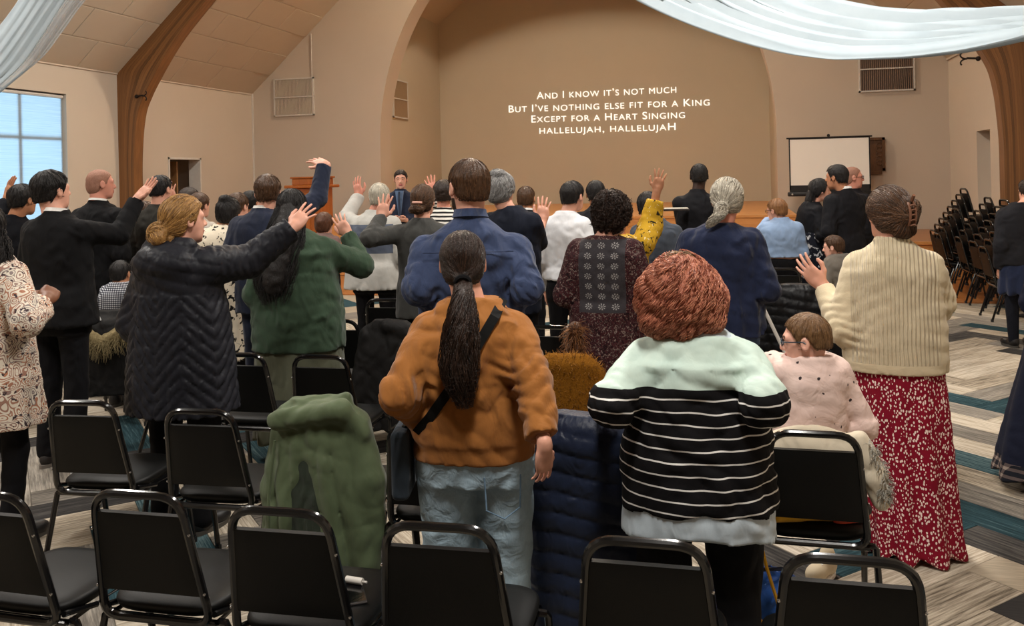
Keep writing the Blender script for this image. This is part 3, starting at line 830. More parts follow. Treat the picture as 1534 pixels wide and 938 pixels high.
# stacks along the right wall: every chair on its own
for k, (x, y, n, rz, lab) in enumerate([(onZ(1444, 432, 0)[0] - .12, onZ(1444, 432, 0)[1], 8, -1.5, 'tallest stack by the wooden platform'), (*onZ(1472, 452, 0)[:2], 7, -1.55, 'second stack from the wooden platform'), (*onZ(1496, 462, 0)[:2], 7, -1.5, 'third stack from the wooden platform'), (*onZ(1514, 478, 0)[:2], 6, -1.55, 'stack nearest the person in navy skirt'), (2.95, 13.02, 5, -1.5, 'lowest stack tucked beside the tallest one')]):
    for i in range(n):
        dx, dy = -math.sin(rz), math.cos(rz); f = .06 * i
        chair(0, 0, 'black stacking chair, ' + ('bottom' if i == 0 else 'topmost' if i == n - 1 else ['', 'second', 'third', 'fourth', 'fifth', 'sixth', 'seventh', 'eighth', 'ninth'][i] + ' up') + ' in the ' + lab, rz, 'chairs in the ' + lab, (x + dx * f, y + dy * f), .085 * i + (.012 if y > 12.2 else 0))
# ================================================================== drapes
def drape_mat(name, tr):
    t = NT(name); n = t.noise(7, 4, .6, t.mapping((1, 1, 1)))
    t.out(t.mix(n, lin(166, 182, 191), lin(196, 207, 213)), .8, t.bump(t.noise(500, 2), .1, .002), spec=.15)
    tl = t.n('ShaderNodeBsdfTranslucent', {'Color': (.9, .95, 1, 1)}); mx = t.n('ShaderNodeMixShader', {0: .25, 1: t.b.outputs[0], 2: tl.outputs[0]})
    if tr > 0:
        tp = t.n('ShaderNodeBsdfTransparent'); m2 = t.n('ShaderNodeMixShader', {0: tr, 1: mx.outputs[0], 2: tp.outputs[0]}); mx = m2
    t.t.links.new(mx.outputs[0], t.t.nodes['Material Output'].inputs[0]); return t.m
def swag(name, lower, upper, ylo, yup, mat, label, nf=6, amp=.05):
    """lower and upper edges picked in the photograph; the cloth hangs across the room at about one distance"""
    def res(pts, Y):
        a = np.array([onY(x, y, Y) for x, y in pts]); t = np.arange(len(a)).astype(float); q = np.linspace(0, len(a) - 1, 90)
        return np.stack([Loft._pchip(t, a[:, k], q) for k in range(3)], 1)
    Lo, Up = res(lower, ylo), res(upper, yup); nv = 40; V = []; F = []
    for i in range(90):
        for j in range(nv):
            v = j / (nv - 1); p = Lo[i] * (1 - v) + Up[i] * v
            ph = 2 * math.pi * nf * v + .9 * math.sin(i * .05) + .5 * math.sin(i * .11 + 3 * v)
            p = p + np.array((0, -.5, -.75)) * (amp * (math.sin(ph) + .35 * math.sin(2.3 * ph + 1)) + .10 * math.sin(math.pi * v))
            V.append(p)
    for i in range(89):
        for j in range(nv - 1): a = i * nv + j; F.append((a, a + nv, a + nv + 1, a + 1))
    b = MB(); b.add(V, F); o = b.build(name, mat, None, True, None)
    m = o.modifiers.new('thickness', 'SOLIDIFY'); m.thickness = .004
    return tag(o, label, 'drape')
swag('ceiling_drape', [(820, -110), (900, -40), (965, 0), (1040, 33), (1130, 62), (1200, 77), (1262, 83), (1340, 80), (1420, 71), (1500, 55), (1560, 40), (1700, -10), (1850, -90)],
     [(1010, -190), (1090, -110), (1160, -50), (1210, -18), (1262, 0), (1300, 8), (1335, 13), (1375, 16), (1430, 17), (1490, 17), (1545, 16), (1680, -35), (1830, -110)], 5.4, 5.9, drape_mat('sheer_white_cloth', .0), 'wide white cloth swag hanging across the room above the screen')
swag('ceiling_drape', [(230, -190), (170, -100), (128, -40), (98, 0), (66, 50), (34, 95), (0, 127), (-60, 180), (-150, 235), (-260, 260)],
     [(150, -210), (100, -130), (60, -60), (28, 0), (0, 38), (-35, 80), (-75, 120), (-130, 160), (-200, 195), (-270, 215)], 5.4, 5.7, drape_mat('sheer_white_cloth_side', .0), 'white cloth swag falling in front of the blind window', 5, .018)
swag('ceiling_drape', [(300, -190), (235, -110), (175, -50), (128, 0), (98, 40), (66, 82), (30, 112), (-30, 160), (-120, 225), (-250, 255)],
     [(240, -200), (185, -120), (130, -50), (92, 0), (62, 46), (30, 90), (-4, 122), (-62, 172), (-150, 225), (-255, 250)], 5.75, 5.8, drape_mat('sheer_gauze', .62), 'thin see-through gauze strip beside the white swag by the window', 4, .02)

# ================================================================== front of the room
# pulpit
p0 = onY(468, 300, 15.2); rx = p0[0]
pul = tag(empty('pulpit', (rx, 15.2, .6)), 'tall orange-brown wooden pulpit on the platform left of the arch', 'pulpit')
b = MB(); b.rbox((-.36, -.28, 0), (.36, .28, .08), .012); b.build('base', M_pulpit, pul, False)
b = MB(); b.rbox((-.31, -.24, .08), (.31, .24, 1.02), .012); b.build('body', M_pulpit, pul, False)
for x in (-.2, 0, .2): b = MB(); b.rbox((x - .08, -.255, .18), (x + .08, -.238, .92), .008); b.build('front_panel', M_pulpit, pul, False)
b = MB(); b.rbox((-.42, -.33, 1.02), (.42, .33, 1.075), .015); b.build('cornice', M_pulpit, pul, False)
b = MB(); b.rbox((-.32, -.2, 1.075), (.32, .26, 1.20), .012); b.rbox((-.35, -.22, 1.2), (.35, .28, 1.235), .01); b.build('reading_top', M_pulpit, pul, False)

# projection screen on its tripod
sx0, sx1 = onY(1184, 245, 16.6)[0], onY(1302, 245, 16.6)[0]; scx = (sx0 + sx1) / 2; hw = (sx1 - sx0) / 2
zt = onY(1243, 206, 16.6)[2]; zb = onY(1243, 277, 16.6)[2]
scr = tag(empty('projection_screen', (scx, 16.6, .6)), 'white portable projection screen with black border on the platform', 'screen')
M_blk = plain('screen_black', lin(16, 15, 15), .5)
b = MB(); b.box((-hw, -.004, zb - .6), (hw, .004, zt - .6)); b.build('screen_surface', plain('screen_white', lin(250, 246, 236), .8, 0, .01, 20, 0), scr, False)
b = MB(); e = .022
b.box((-hw - e, -.008, zb - .68), (-hw, .006, zt - .6)); b.box((hw, -.008, zb - .68), (hw + e, .006, zt - .6)); b.box((-hw - e, -.008, zb - .74), (hw + e, .006, zb - .6)); b.box((-hw - e, -.008, zt - .62), (hw + e, .006, zt - .6)); b.build('border', M_blk, scr, False)
b = MB(); b.tube([(-hw - .06, 0, zt - .595), (hw + .06, 0, zt - .595)], .014); b.build('top_bar', M_blk, scr)
b = MB(); b.rbox((-hw - .06, -.05, zb - .80), (hw + .06, .04, zb - .72), .02); b.build('roller_case', M_blk, scr)
b = MB(); b.sphere((-hw + .02, -.052, zb - .76), .016); b.build('case_badge', M_white, scr)
b = MB(); b.tube([(0, .06, .25), (0, .06, zt - .55)], .014); b.sphere((0, .05, zt - .56), .028); b.build('pole', M_blk, scr)
for a in (0.5, 2.6, 4.7): b = MB(); b.tube([(0, .06, .45), (.45 * math.cos(a), .06 + .3 * math.sin(a), .01)], .012); b.build('leg', M_blk, scr)
# carved board on the wall
xa, xb = 2.15, onY(1325, 230, YW)[0]; za = onY(1315, 256, YW)[2]; zt2 = onY(1315, 206, YW)[2]
hb = tag(empty('carved_board', ((xa + xb) / 2, YW, za)), 'dark carved wooden board on the wall beside the projection screen', 'board'); w2 = (xb - xa) / 2; h2 = zt2 - za
b = MB(); b.rbox((-w2, -.05, 0), (w2, 0, h2), .012); b.build('panel', M_darkwood, hb, False)
b = MB()
for lo, hi in (((-w2, -.08, 0), (-w2 + .05, -.04, h2)), ((w2 - .05, -.08, 0), (w2, -.04, h2)), ((-w2, -.08, h2 - .05), (w2, -.04, h2)), ((-w2, -.08, 0), (w2, -.04, .05))): b.box(lo, hi)
b.build('frame', M_darkwood, hb, False)
b = MB(); b.rbox((-w2, -.1, -.07), (w2 - .06, 0, 0), .01); b.build('ledge', M_darkwood, hb, False)
b = MB()
for z in np.linspace(.15, h2 - .15, 5): b.tube([(-w2 + .08 + .03 * math.sin(k), -.055, z + .05 * math.sin(k * 1.3)) if False else (w2 - .1 - .05 * math.cos(k), -.055, z + .045 * math.sin(k)) for k in np.linspace(0, 6, 12)], .009, 6)
b.build('carving', M_darkwood, hb)

# ================================================================== coats on chairs, bags, small things
def chair_pt(key, lx, ly, lz):
    o = chairs[key]; rz = o.rotation_euler.z; c, s = math.cos(rz), math.sin(rz)
    return np.array((o.location.x + lx * c - ly * s, o.location.y + lx * s + ly * c, o.location.z + lz))
def behind(P):      # below the back panel a coat hangs behind the frame, seat and rear legs
    return np.where(P[:, 2] < .52, P[:, 1] - np.interp(P[:, 2], [0, .1, .2, .3, .4, .5], [-.29, -.257, -.225, -.208, -.208, -.228]), -1).astype(f4)
def coat(key, name, label, mat, secs, extra, fold, vox=.009, nrip=9, rip=.012, seed=1, quilt=None, cat='coat', n=2.2, carve=()):
    """a coat hung over a chair back: hollow-looking lofted drape in the chair's frame"""
    o = chairs[key]; root = empty(name, (o.location.x, o.location.y, 0), o.rotation_euler.z)
    tag(root, label, cat)
    L = Loft(secs, n); z0, z1 = L.z0, L.z1
    def fn(P):
        q = P.copy(); th = np.arctan2(P[:, 1] + .24, P[:, 0]); t = np.clip((z1 - P[:, 2]) / (z1 - z0), 0, 1)
        d = L(q) + (rip * t * (1 - 2 * np.abs(np.sin(.5 * nrip * th + 1.3 * np.sin(P[:, 2] * 5 + seed))) ** .8) if rip else 0)
        for e in extra: d = smin(d, e(P), .02)
        for e in carve: d = smax(d, -e(P), .02)
        d = d + folds(P, fold, seed)
        if quilt: d = d - quilt(P)
        return np.maximum(d, behind(P))
    a = max(s[1] for s in secs) + .16; bb = .32
    ob = sdf_obj('shell', fn, (-a, -.62, z0 - .05), (a, .15, z1 + .1), vox, mat, root)
    return root
M_olive = cloth('olive_raincoat', lin(84, 96, 70), .6, .18, 300, .06, 9, .4)
co = coat('C2', 'raincoat', 'olive green raincoat with rolled hood hung over a chair back', M_olive,
     [(.10, .235, .13, -.24), (.25, .245, .145, -.25), (.45, .24, .14, -.25), (.65, .21, .12, -.255), (.78, .17, .09, -.265), (.84, .14, .07, -.275), (.875, .11, .045, -.28)],
     [lambda P: cap(P, (.14, -.26, .76), (.205, -.28, .55), .07, .07), lambda P: cap(P, (.205, -.28, .55), (.2, -.27, .2), .07, .065), lambda P: cap(P, (-.15, -.26, .74), (-.195, -.27, .5), .065, .068), lambda P: cap(P, (-.195, -.27, .5), (-.195, -.26, .25), .068, .06),
      lambda P: cap(P, (-.15, -.345, .80), (.12, -.345, .845), .04, .042), lambda P: cap(P, (.12, -.33, .845), (.2, -.3, .74), .042, .028), lambda P: cap(P, (-.15, -.3, .815), (.1, -.24, .865), .03)], .008, seed=4, nrip=15, rip=.02, carve=[lambda P: cap(P, (-.035, -.44, .72), (-.02, -.43, .0), .07, .115), lambda P: cap(P, (.115, -.46, .60), (.14, -.45, .0), .025, .075)])
M_olive_in = cloth('olive_lining', lin(44, 52, 42), .7, .2, 300, .06, 14, .4)
sdf_obj('lining', lambda P: np.maximum(Loft([(.12, .23, .125, -.25), (.45, .225, .12, -.255), (.65, .19, .105, -.26), (.8, .14, .07, -.27)])(P) + folds(P, .006, 3), behind(P)), (-.3, -.5, .1), (.3, -.1, .85), .012, M_olive_in, co)
b = MB(); b.tube([chair_pt('C2', -.16, -.36, .72) - np.array(co.location), chair_pt('C2', -.185, -.375, .5) - np.array(co.location), chair_pt('C2', -.19, -.375, .2) - np.array(co.location)], .006)
bo = b.build('seam', M_olive, co); bo.rotation_euler.z = -co.rotation_euler.z
M_navypuff = cloth('navy_puffer', lin(28, 36, 56), .42, .15, 300, .05, 30, .12)
def ring_quilt(pitch, amp, ph=0):
    return lambda P: amp * np.abs(np.sin(np.pi * (P[:, 2] + .02 * np.sin(9 * P[:, 0]) + ph) / pitch)) ** .45
coat('E2', 'puffer_jacket', 'navy blue puffer jacket hung over a chair back', M_navypuff,
     [(.10, .2, .085, -.255), (.3, .205, .09, -.255), (.5, .2, .09, -.26), (.68, .19, .085, -.265), (.8, .16, .08, -.28), (.865, .11, .05, -.28), (.88, .08, .035, -.28)],
     [lambda P: cap(P, (.12, -.28, .79), (.165, -.285, .55), .065, .065), lambda P: cap(P, (.165, -.285, .55), (.165, -.28, .1), .065, .06), lambda P: cap(P, (-.13, -.285, .8), (-.14, -.295, .55), .06, .062), lambda P: cap(P, (-.14, -.295, .55), (-.12, -.29, .1), .062, .055)], .004, .008, 0, 0, 2, ring_quilt(.075, .012), 'jacket')
M_teddy = (lambda t: t.out(t.mix(t.noise(90, 4, .7), lin(96, 56, 14), lin(176, 118, 40)), 1.0, t.bump(t.noise(170, 4, .8), 1.0, .012), spec=.05))(NT('mustard_teddy'))
coat('E3', 'teddy_coat', 'fluffy mustard brown teddy coat over a chair back', M_teddy,
     [(.1, .24, .12, -.25), (.4, .25, .13, -.25), (.65, .23, .12, -.26), (.78, .19, .09, -.27), (.84, .15, .075, -.28), (.875, .1, .04, -.28)],
     [lambda P: cap(P, (-.16, -.27, .78), (-.22, -.3, .5), .07, .075), lambda P: cap(P, (-.22, -.3, .5), (-.2, -.3, .2), .075, .07)], .006, .011, 6, .01, 5)
M_teddyfuzz = hairmat('mustard_pile', lin(92, 54, 14), lin(190, 130, 48), .8)
td = [o for o in bpy.data.objects if o.name == 'teddy_coat'][0]; sh_ = td.children[0]; nv_ = len(sh_.data.vertices)
vc = np.zeros(nv_ * 3, f4); sh_.data.vertices.foreach_get('co', vc); vc = vc.reshape(-1, 3); vn = np.array([v.normal for v in sh_.data.vertices]); rg = np.random.default_rng(2); ii = rg.integers(0, nv_, 3200)
pt_ = vc[ii][:, None] + (vn[ii][:, None] + rg.normal(size=(3200, 1, 3)) * .5) * np.linspace(-.002, .014, 4)[None, :, None] + rg.normal(size=(3200, 4, 3)) * .002
V, Q, tv = tubes(pt_, .0018, .0008); o = link(bpy.data.objects.new('pile', np_mesh('pile', V, Q, [M_teddyfuzz], None, tv)), sh_); o['kind'] = 'stuff'
M_blackjk = cloth('black_jacket', lin(26, 25, 25), .7, .2, 300, .1, 12, .4)
coat('D3', 'jacket', 'black jacket bunched over a chair back near the green sweater', M_blackjk,
     [(.2, .2, .10, -.25), (.5, .21, .12, -.25), (.7, .2, .11, -.26), (.82, .16, .08, -.27), (.88, .1, .05, -.28)],
     [lambda P: cap(P, (.0, -.33, .85), (.16, -.3, .8), .05), lambda P: cap(P, (-.15, -.28, .78), (-.22, -.3, .4), .06, .065)], .012, .012, 7, .012, 6, None, 'jacket')
M_blackpuff = cloth('black_puffer', lin(24, 24, 26), .45, .2, 300, .06, 26, .12)
coat('F5', 'puffer_jacket', 'black quilted jacket with thick collar over a chair back', M_blackpuff,
     [(.2, .2, .12, -.25), (.45, .23, .14, -.25), (.65, .24, .14, -.25), (.8, .2, .12, -.26), (.9, .16, .1, -.26), (.97, .13, .08, -.26), (.985, .1, .05, -.26)],
     [lambda P: cap(P, (-.15, -.3, .86), (-.22, -.3, .5), .08, .07), lambda P: cap(P, (.16, -.3, .84), (.27, -.3, .6), .08, .08), lambda P: cap(P, (.27, -.3, .6), (.3, -.3, .3), .08, .07)], .004, .010, 0, 0, 7, ring_quilt(.06, .012), 'jacket')
M_fur = (lambda t: t.out(t.mix(t.noise(60, 4, .7), lin(110, 90, 58), lin(214, 196, 150)), 1.0, t.bump(t.noise(120, 4, .8, t.mapping((1, 1, .3))), 1.0, .02), spec=.05))(NT('tan_fur'))
M_fur2 = (lambda t: t.out(t.mix(t.noise(60, 4, .7), lin(226, 218, 200), lin(250, 246, 236)), 1.0, t.bump(t.noise(140, 4, .8), 1.0, .02), spec=.05))(NT('cream_fur'))
def fur_strands(root, pts, rad, n, L, mat, seed):
    r = np.random.default_rng(seed); pts = np.array(pts); k = r.integers(0, len(pts) - 1, n); t = r.random(n)[:, None]
    base = pts[k] * (1 - t) + pts[k + 1] * t; dirs = r.normal(size=(n, 3)); dirs[:, 1] -= .6; dirs /= np.linalg.norm(dirs, axis=1, keepdims=True)
    s = np.linspace(0, 1, 5)[None, :, None]; droop = np.array((0, 0, -1.))[None, None] * s ** 2 * L * .6
    paths = base[:, None] + dirs[:, None] * (rad * .8 + s * L) + droop + r.normal(size=(n, 5, 3)) * L * .06 * s
    V, Q, tv = tubes(paths, .0022, .0006); o = link(bpy.data.objects.new('fur', np_mesh('fur', V, Q, [mat], None, tv)), root); o['kind'] = 'stuff'
o = chairs['X4']
ft = tag(empty('fur_trimmed_coat', (o.location.x, o.location.y, 0), o.rotation_euler.z), 'black coat with shaggy tan fur hood hanging on a chair', 'coat')
def fn(P): return np.maximum(smin(Loft([(.25, .2, .1, -.25), (.6, .21, .12, -.26), (.8, .17, .09, -.27), (.86, .1, .05, -.28)])(P), ell(P, (.0, -.36, .72), (.16, .09, .1)), .05) + folds(P, .008, 3), behind(P))
sdf_obj('shell', fn, (-.35, -.6, .2), (.35, .1, .95), .012, M_blackjk, ft)
fur_strands(ft, [(-.16, -.38, .78), (-.1, -.44, .68), (0, -.46, .64), (.12, -.44, .68), (.17, -.38, .78)], .045, 700, .06, M_fur, 5)
def fnf(P): return np.minimum(cap(P, (-.15, -.4, .74), (0, -.44, .66), .045), cap(P, (0, -.44, .66), (.16, -.4, .75), .045)) + folds(P, .01, 8, 3)
sdf_obj('fur_trim', fnf, (-.3, -.55, .55), (.3, -.3, .85), .010, M_fur, ft)
# cream fur-lined coat on the boy's chair
o = chairs['G2']
fc = tag(empty('fur_lined_coat', (o.location.x, o.location.y, 0), o.rotation_euler.z), 'cream coat with shaggy fur edge slipping off the boy\'s chair', 'coat')
M_cream = cloth('cream_coat', lin(206, 194, 172), .8, .15)
def fn(P):
    d = cap(P, (.17, -.165, .78), (.215, -.175, .66), .03, .04); d = smin(d, cap(P, (.215, -.175, .66), (.235, -.19, .56), .036, .03), .03)
    d = smin(d, cap(P, (-.2, -.17, .74), (-.23, -.15, .55), .04, .045), .02); d = smin(d, ell(P, (0, -.17, .7), (.21, .04, .12)), .03)
    return d + folds(P, .01, 12)
sdf_obj('shell', fn, (-.35, -.3, .4), (.35, .12, .9), .009, M_cream, fc)
fur_strands(fc, [(.2, -.19, .78), (.235, -.2, .70), (.25, -.21, .63), (.245, -.21, .58)], .02, 260, .022, M_fur2, 9)

# white cane and brown fur scarf
q = W(1129, 430, 5.72); p = W(1248, 681, 5.40); p[2] = 0; cn = tag(empty('white_cane', tuple(p)), 'slim white cane leaning beside the navy sweatshirt', 'cane')
b = MB(); b.tube([(0, 0, 0), tuple(q - p)], .012); b.build('shaft', M_white, cn); b = MB(); b.tube([tuple(q - p), tuple((q - p) * 1.08)], .015); b.build('grip', M_blk, cn)
p = W(862, 500, 4.55); sc_ = tag(empty('fur_scarf', tuple(p)), 'brown shaggy fur scarf hanging below the maroon print sleeve', 'scarf')
M_brfur = hairmat('brown_fur', lin(60, 32, 14), lin(150, 98, 54))
sdf_obj('scarf_body', lambda P: cap(P, (0, 0, .03), (.0, 0, -.2), .035, .045) + folds(P, .012, 4, 2), (-.1, -.1, -.28), (.1, .1, .1), .010, M_brfur, sc_)
fur_strands(sc_, [(0, 0, .03), (0, -.01, -.08), (0, 0, -.2)], .04, 500, .06, M_brfur, 11)
# yellow bag with strap under the boy's chair
M_yel = cloth('yellow_canvas', lin(226, 172, 48), .7, .12)
yb = tag(empty('yellow_bag_strap', tuple(chair_pt('G2', -.22, -.22, 0))), 'yellow strap looping down from the seat beside striped top', 'strap')
b = MB(); b.tube([(.02, .02, .43), (.0, .0, .36), (-.012, -.02, .22), (.01, -.03, .13), (.05, -.03, .08), (.1, -.02, .06)], .008, 6); b.tube([(.02, .02, .43), (.05, 0, .3), (.09, 0, .16), (.11, .0, .06)], .007, 6); b.build('strap', M_yel, yb)
# blue bag on the floor
M_bluebag = cloth('blue_bag', lin(58, 112, 210), .6, .5, 200, .1, 20, .5)
p = onZ(1160, 905, 0.08); p[2] = 0
bb = tag(empty('blue_bag', tuple(p)), 'crumpled blue bag on the carpet under the boy\'s chair', 'bag')
sdf_obj('bag_body', lambda P: ell(P, (0, 0, .1), (.115, .11, .11)) + folds(P, .022, 5, 1.4), (-.25, -.22, 0), (.25, .22, .28), .009, M_bluebag, bb)
b = MB(); b.tube([(-.08, -.05, .18), (-.05, -.09, .25), (.03, -.09, .26), (.08, -.05, .18)], .008); b.build('handle', plain('navy_strap', lin(22, 28, 52), .7), bb)
# loose cream sneaker
def shoe_fn(L, wv, h):
    def fn(P):
        d = smin(ell(P, (0, L * .22, h * .42), (wv * .5, L * .3, h * .46)), ell(P, (0, -L * .2, h * .55), (wv * .44, L * .27, h * .6)), .03)
        d = smin(d, cap(P, (0, -L * .26, h * .6), (0, -L * .26, h * 1.15), wv * .36), .03)
        return np.maximum(d, -P[:, 2] + .012)
    return fn
def make_shoe(root, name, loc, rz, L, mat, sole, h=.085, wv=.095):
    e = sdf_obj(name, shoe_fn(L, wv, h), (-wv, -L * .7, 0), (wv, L * .7, h * 1.5), .008, mat, root)
    e.location = loc; e.rotation_euler = (0, 0, rz)
    b = MB(); n = 26; V = []
    for z in (0, .022):
        for i in range(n):
            th = 2 * math.pi * i / n; c, s = math.cos(th), math.sin(th)
            V.append((wv * .52 * c * (1 - .12 * (s < -.2)), L * .5 * s, z))
    F = [tuple(range(n - 1, -1, -1)), tuple(range(n, 2 * n))] + [(i, (i + 1) % n, n + (i + 1) % n, n + i) for i in range(n)]
    b.add(V, F); b.build('sole', sole, e)
    return e
p = onZ(1231, 868, 0)
sn = tag(empty('sneaker', (p[0], p[1], 0), 2.5), 'cream sneaker with white sole on the carpet under chair', 'shoe')
make_shoe(sn, 'upper', (0, 0, 0), 0, .19, plain('cream_suede', lin(214, 198, 168), .8), plain('white_rubber', lin(236, 232, 224), .6), .09, .08)
b = MB()
for i in range(4): b.tube([(-.02, .02 + i * .018, .075 - i * .008), (.02, .025 + i * .018, .075 - i * .008)], .003, 5)
b.build('laces', plain('white_lace', lin(240, 238, 232), .8), sn)
# phone and white lighter on a seat
p = chair_pt('C1', .10, .02, .447)
ph = tag(empty('phone', tuple(p), .55), 'black smartphone with silver edge on the empty seat', 'phone')
b = MB(); b.rbox((-.037, -.075, 0), (.037, .075, .009), .004, 2); b.build('case', plain('phone_edge', lin(150, 150, 155), .25, .9), ph)
b = MB(); b.rbox((-.034, -.072, .0085), (.034, .072, .0098), .0004, 1); b.build('screen', plain('phone_glass', lin(8, 8, 10), .08), ph)
p = chair_pt('C1', .085, .07, .4565)
lt = tag(empty('cable_plug', tuple(p), -.1), 'small white cylinder with tip lying beside the phone', 'plug')
b = MB(); b.tube([(-.03, 0, .012), (.03, 0, .012)], .011, 12); b.build('body', M_white, lt); b = MB(); b.tube([(.03, 0, .012), (.046, 0, .012)], .004); b.build('tip', M_white, lt)
# white booklet and water bottle at the left
p = W(147, 497, 6.2); bk = tag(empty('booklet', tuple(p), .4), 'white folded booklet standing against a chair', 'paper')
b = MB(); b.box((-.05, -.003, -.09), (.05, .003, .1), 0, Matrix.Rotation(-.35, 4, 'Y')); b.build('cover', plain('paper_white', lin(226, 226, 226), .8), bk, False)
p = onZ(118, 640, 0); p = W(113, 585, 5.1)
tb = tag(empty('water_bottle', (p[0], p[1], 0)), 'clear water bottle with white label standing on carpet', 'bottle')
t = NT('clear_plastic'); t.out((.85, .9, .93), .15, None, 0, .5, Transmission_Weight=.8); 
def lathe(prof, n=18):
    b = MB(); V = [(r * math.cos(2 * math.pi * i / n), r * math.sin(2 * math.pi * i / n), z) for r, z in prof for i in range(n)]
    F = [(j * n + i, j * n + (i + 1) % n, (j + 1) * n + (i + 1) % n, (j + 1) * n + i) for j in range(len(prof) - 1) for i in range(n)]
    F += [tuple(range(n - 1, -1, -1)), tuple((len(prof) - 1) * n + i for i in range(n))]; b.add(V, F); return b
lathe([(.034, .0), (.036, .01), (.035, .15), (.03, .18), (.014, .21), (.014, .22)]).build('body', t.m, tb)
lathe([(.0365, .06), (.0365, .13)]).build('label_band', plain('label_white', lin(210, 214, 220), .6), tb); lathe([(.016, .215), (.016, .235)]).build('bottle_cap', M_white, tb)
# ================================================================== people: figure builder
SK = {'fair': skin('skin_fair', lin(222, 168, 146)), 'pink': skin('skin_pink', lin(214, 150, 130)), 'tan': skin('skin_tan', lin(186, 132, 100)), 'brown': skin('skin_brown', lin(122, 78, 54)), 'dark': skin('skin_dark', lin(58, 38, 30)), 'child': skin('skin_child', lin(232, 180, 160))}
M_lip = plain('lip_skin', lin(176, 96, 88), .5); M_eye = plain('eye_white', lin(226, 222, 216), .25); M_iris = plain('eye_iris', lin(52, 40, 32), .2)
HAIR = {'brown': hairmat('hair_brown', lin(34, 22, 15), lin(112, 78, 52)), 'dkbrown': hairmat('hair_dark_brown', lin(16, 11, 9), lin(64, 44, 34)), 'black': hairmat('hair_black', lin(7, 6, 7), lin(40, 35, 34), .55), 'blonde': hairmat('hair_blonde', lin(96, 60, 28), lin(214, 164, 96)), 'red': hairmat('hair_copper', lin(130, 56, 40), lin(236, 160, 126)), 'grey': hairmat('hair_grey', lin(134, 126, 110), lin(242, 234, 216)), 'silver': hairmat('hair_silver', lin(70, 70, 72), lin(190, 188, 186)), 'ltbrown': hairmat('hair_light_brown', lin(70, 48, 30), lin(160, 120, 80)), 'auburn': hairmat('hair_auburn', lin(50, 28, 18), lin(128, 82, 58)), 'sand': hairmat('hair_sandy', lin(104, 66, 38), lin(186, 136, 90)), 'stubble': hairmat('hair_stubble', lin(140, 98, 80), lin(178, 130, 108), .6)}
M_shoe_black = plain('shoe_black', lin(24, 22, 22), .45); M_sole_dark = plain('sole_dark', lin(70, 66, 60), .7)

HL_Y = np.array([-.14, -.05, -.03, -.012, .02, .034, .05, .072, .11]); HL_Z = np.array([-.082, -.078, -.05, -.01, -.02, .02, .05, .072, .078])
def hair_cap(P, t, back=None, lo=0.0, taper=False):
    if taper:      # clipped sides and nape
        d = ell(P, (0, -.012, .03), (.077, .098, .089)); d = smin(d, ell(P, (0, -.04, -.03), (.066, .068, .062)), .03)
        d = d - t * np.clip((P[:, 2] + .055) / .1, .18, 1)
    else:
        d = ell(P, (0, -.012, .03), (.077 + t, .098 + t, .089 + t))
        d = smin(d, ell(P, (0, -.04, -.03), (.066 + t * .7, .068 + t * .7, .062)), .03)
    hl = np.interp(P[:, 1], HL_Y, HL_Z + lo * (HL_Y < 0)).astype(f4)
    return smax(d, (hl - P[:, 2]) * .75, .007)
def head_sdf(P, nb, neck_r, child=False):
    x = np.abs(P[:, 0]); Q = np.stack([x, P[:, 1], P[:, 2]], 1)
    d = ell(P, (0, -.012, .03), (.076, .097, .088))
    d = smin(d, ell(P, (0, .028, -.035), (.064, .066, .078)), .035)
    d = smin(d, cap(Q, (0, .068, -.1), (.03, .045, -.085), .018, .02), .03)
    d = smin(d, cap(Q, (.0, .086, .024), (.045, .07, .022), .011, .012), .02)
    d = smax(d, -ell(Q, (.031, .098, .004), (.017, .016, .012)), .012)
    d = smin(d, ell(Q, (.031, .077, .004), (.0125, .0125, .0115)), .004)
    d = smin(d, cap(P, (0, .086, .01), (0, .108, -.026), .008, .012), .012)
    d = smin(d, ell(Q, (.011, .098, -.03), (.009, .01, .008)), .008)
    d = smin(d, ell(P, (0, .089, -.058), (.024, .011, .006)), .006); d = smin(d, ell(P, (0, .087, -.069), (.02, .011, .006)), .006)
    ear = ell(Q, (.082, -.008, -.004), (.011, .02, .032)); ear = smax(ear, -ell(Q, (.092, -.004, -.002), (.008, .011, .019)), .006)
    d = smin(d, ear, .008)
    return smin(d, cap(P, (0, -.028, -.05), nb, neck_r, neck_r * 1.12), .03)

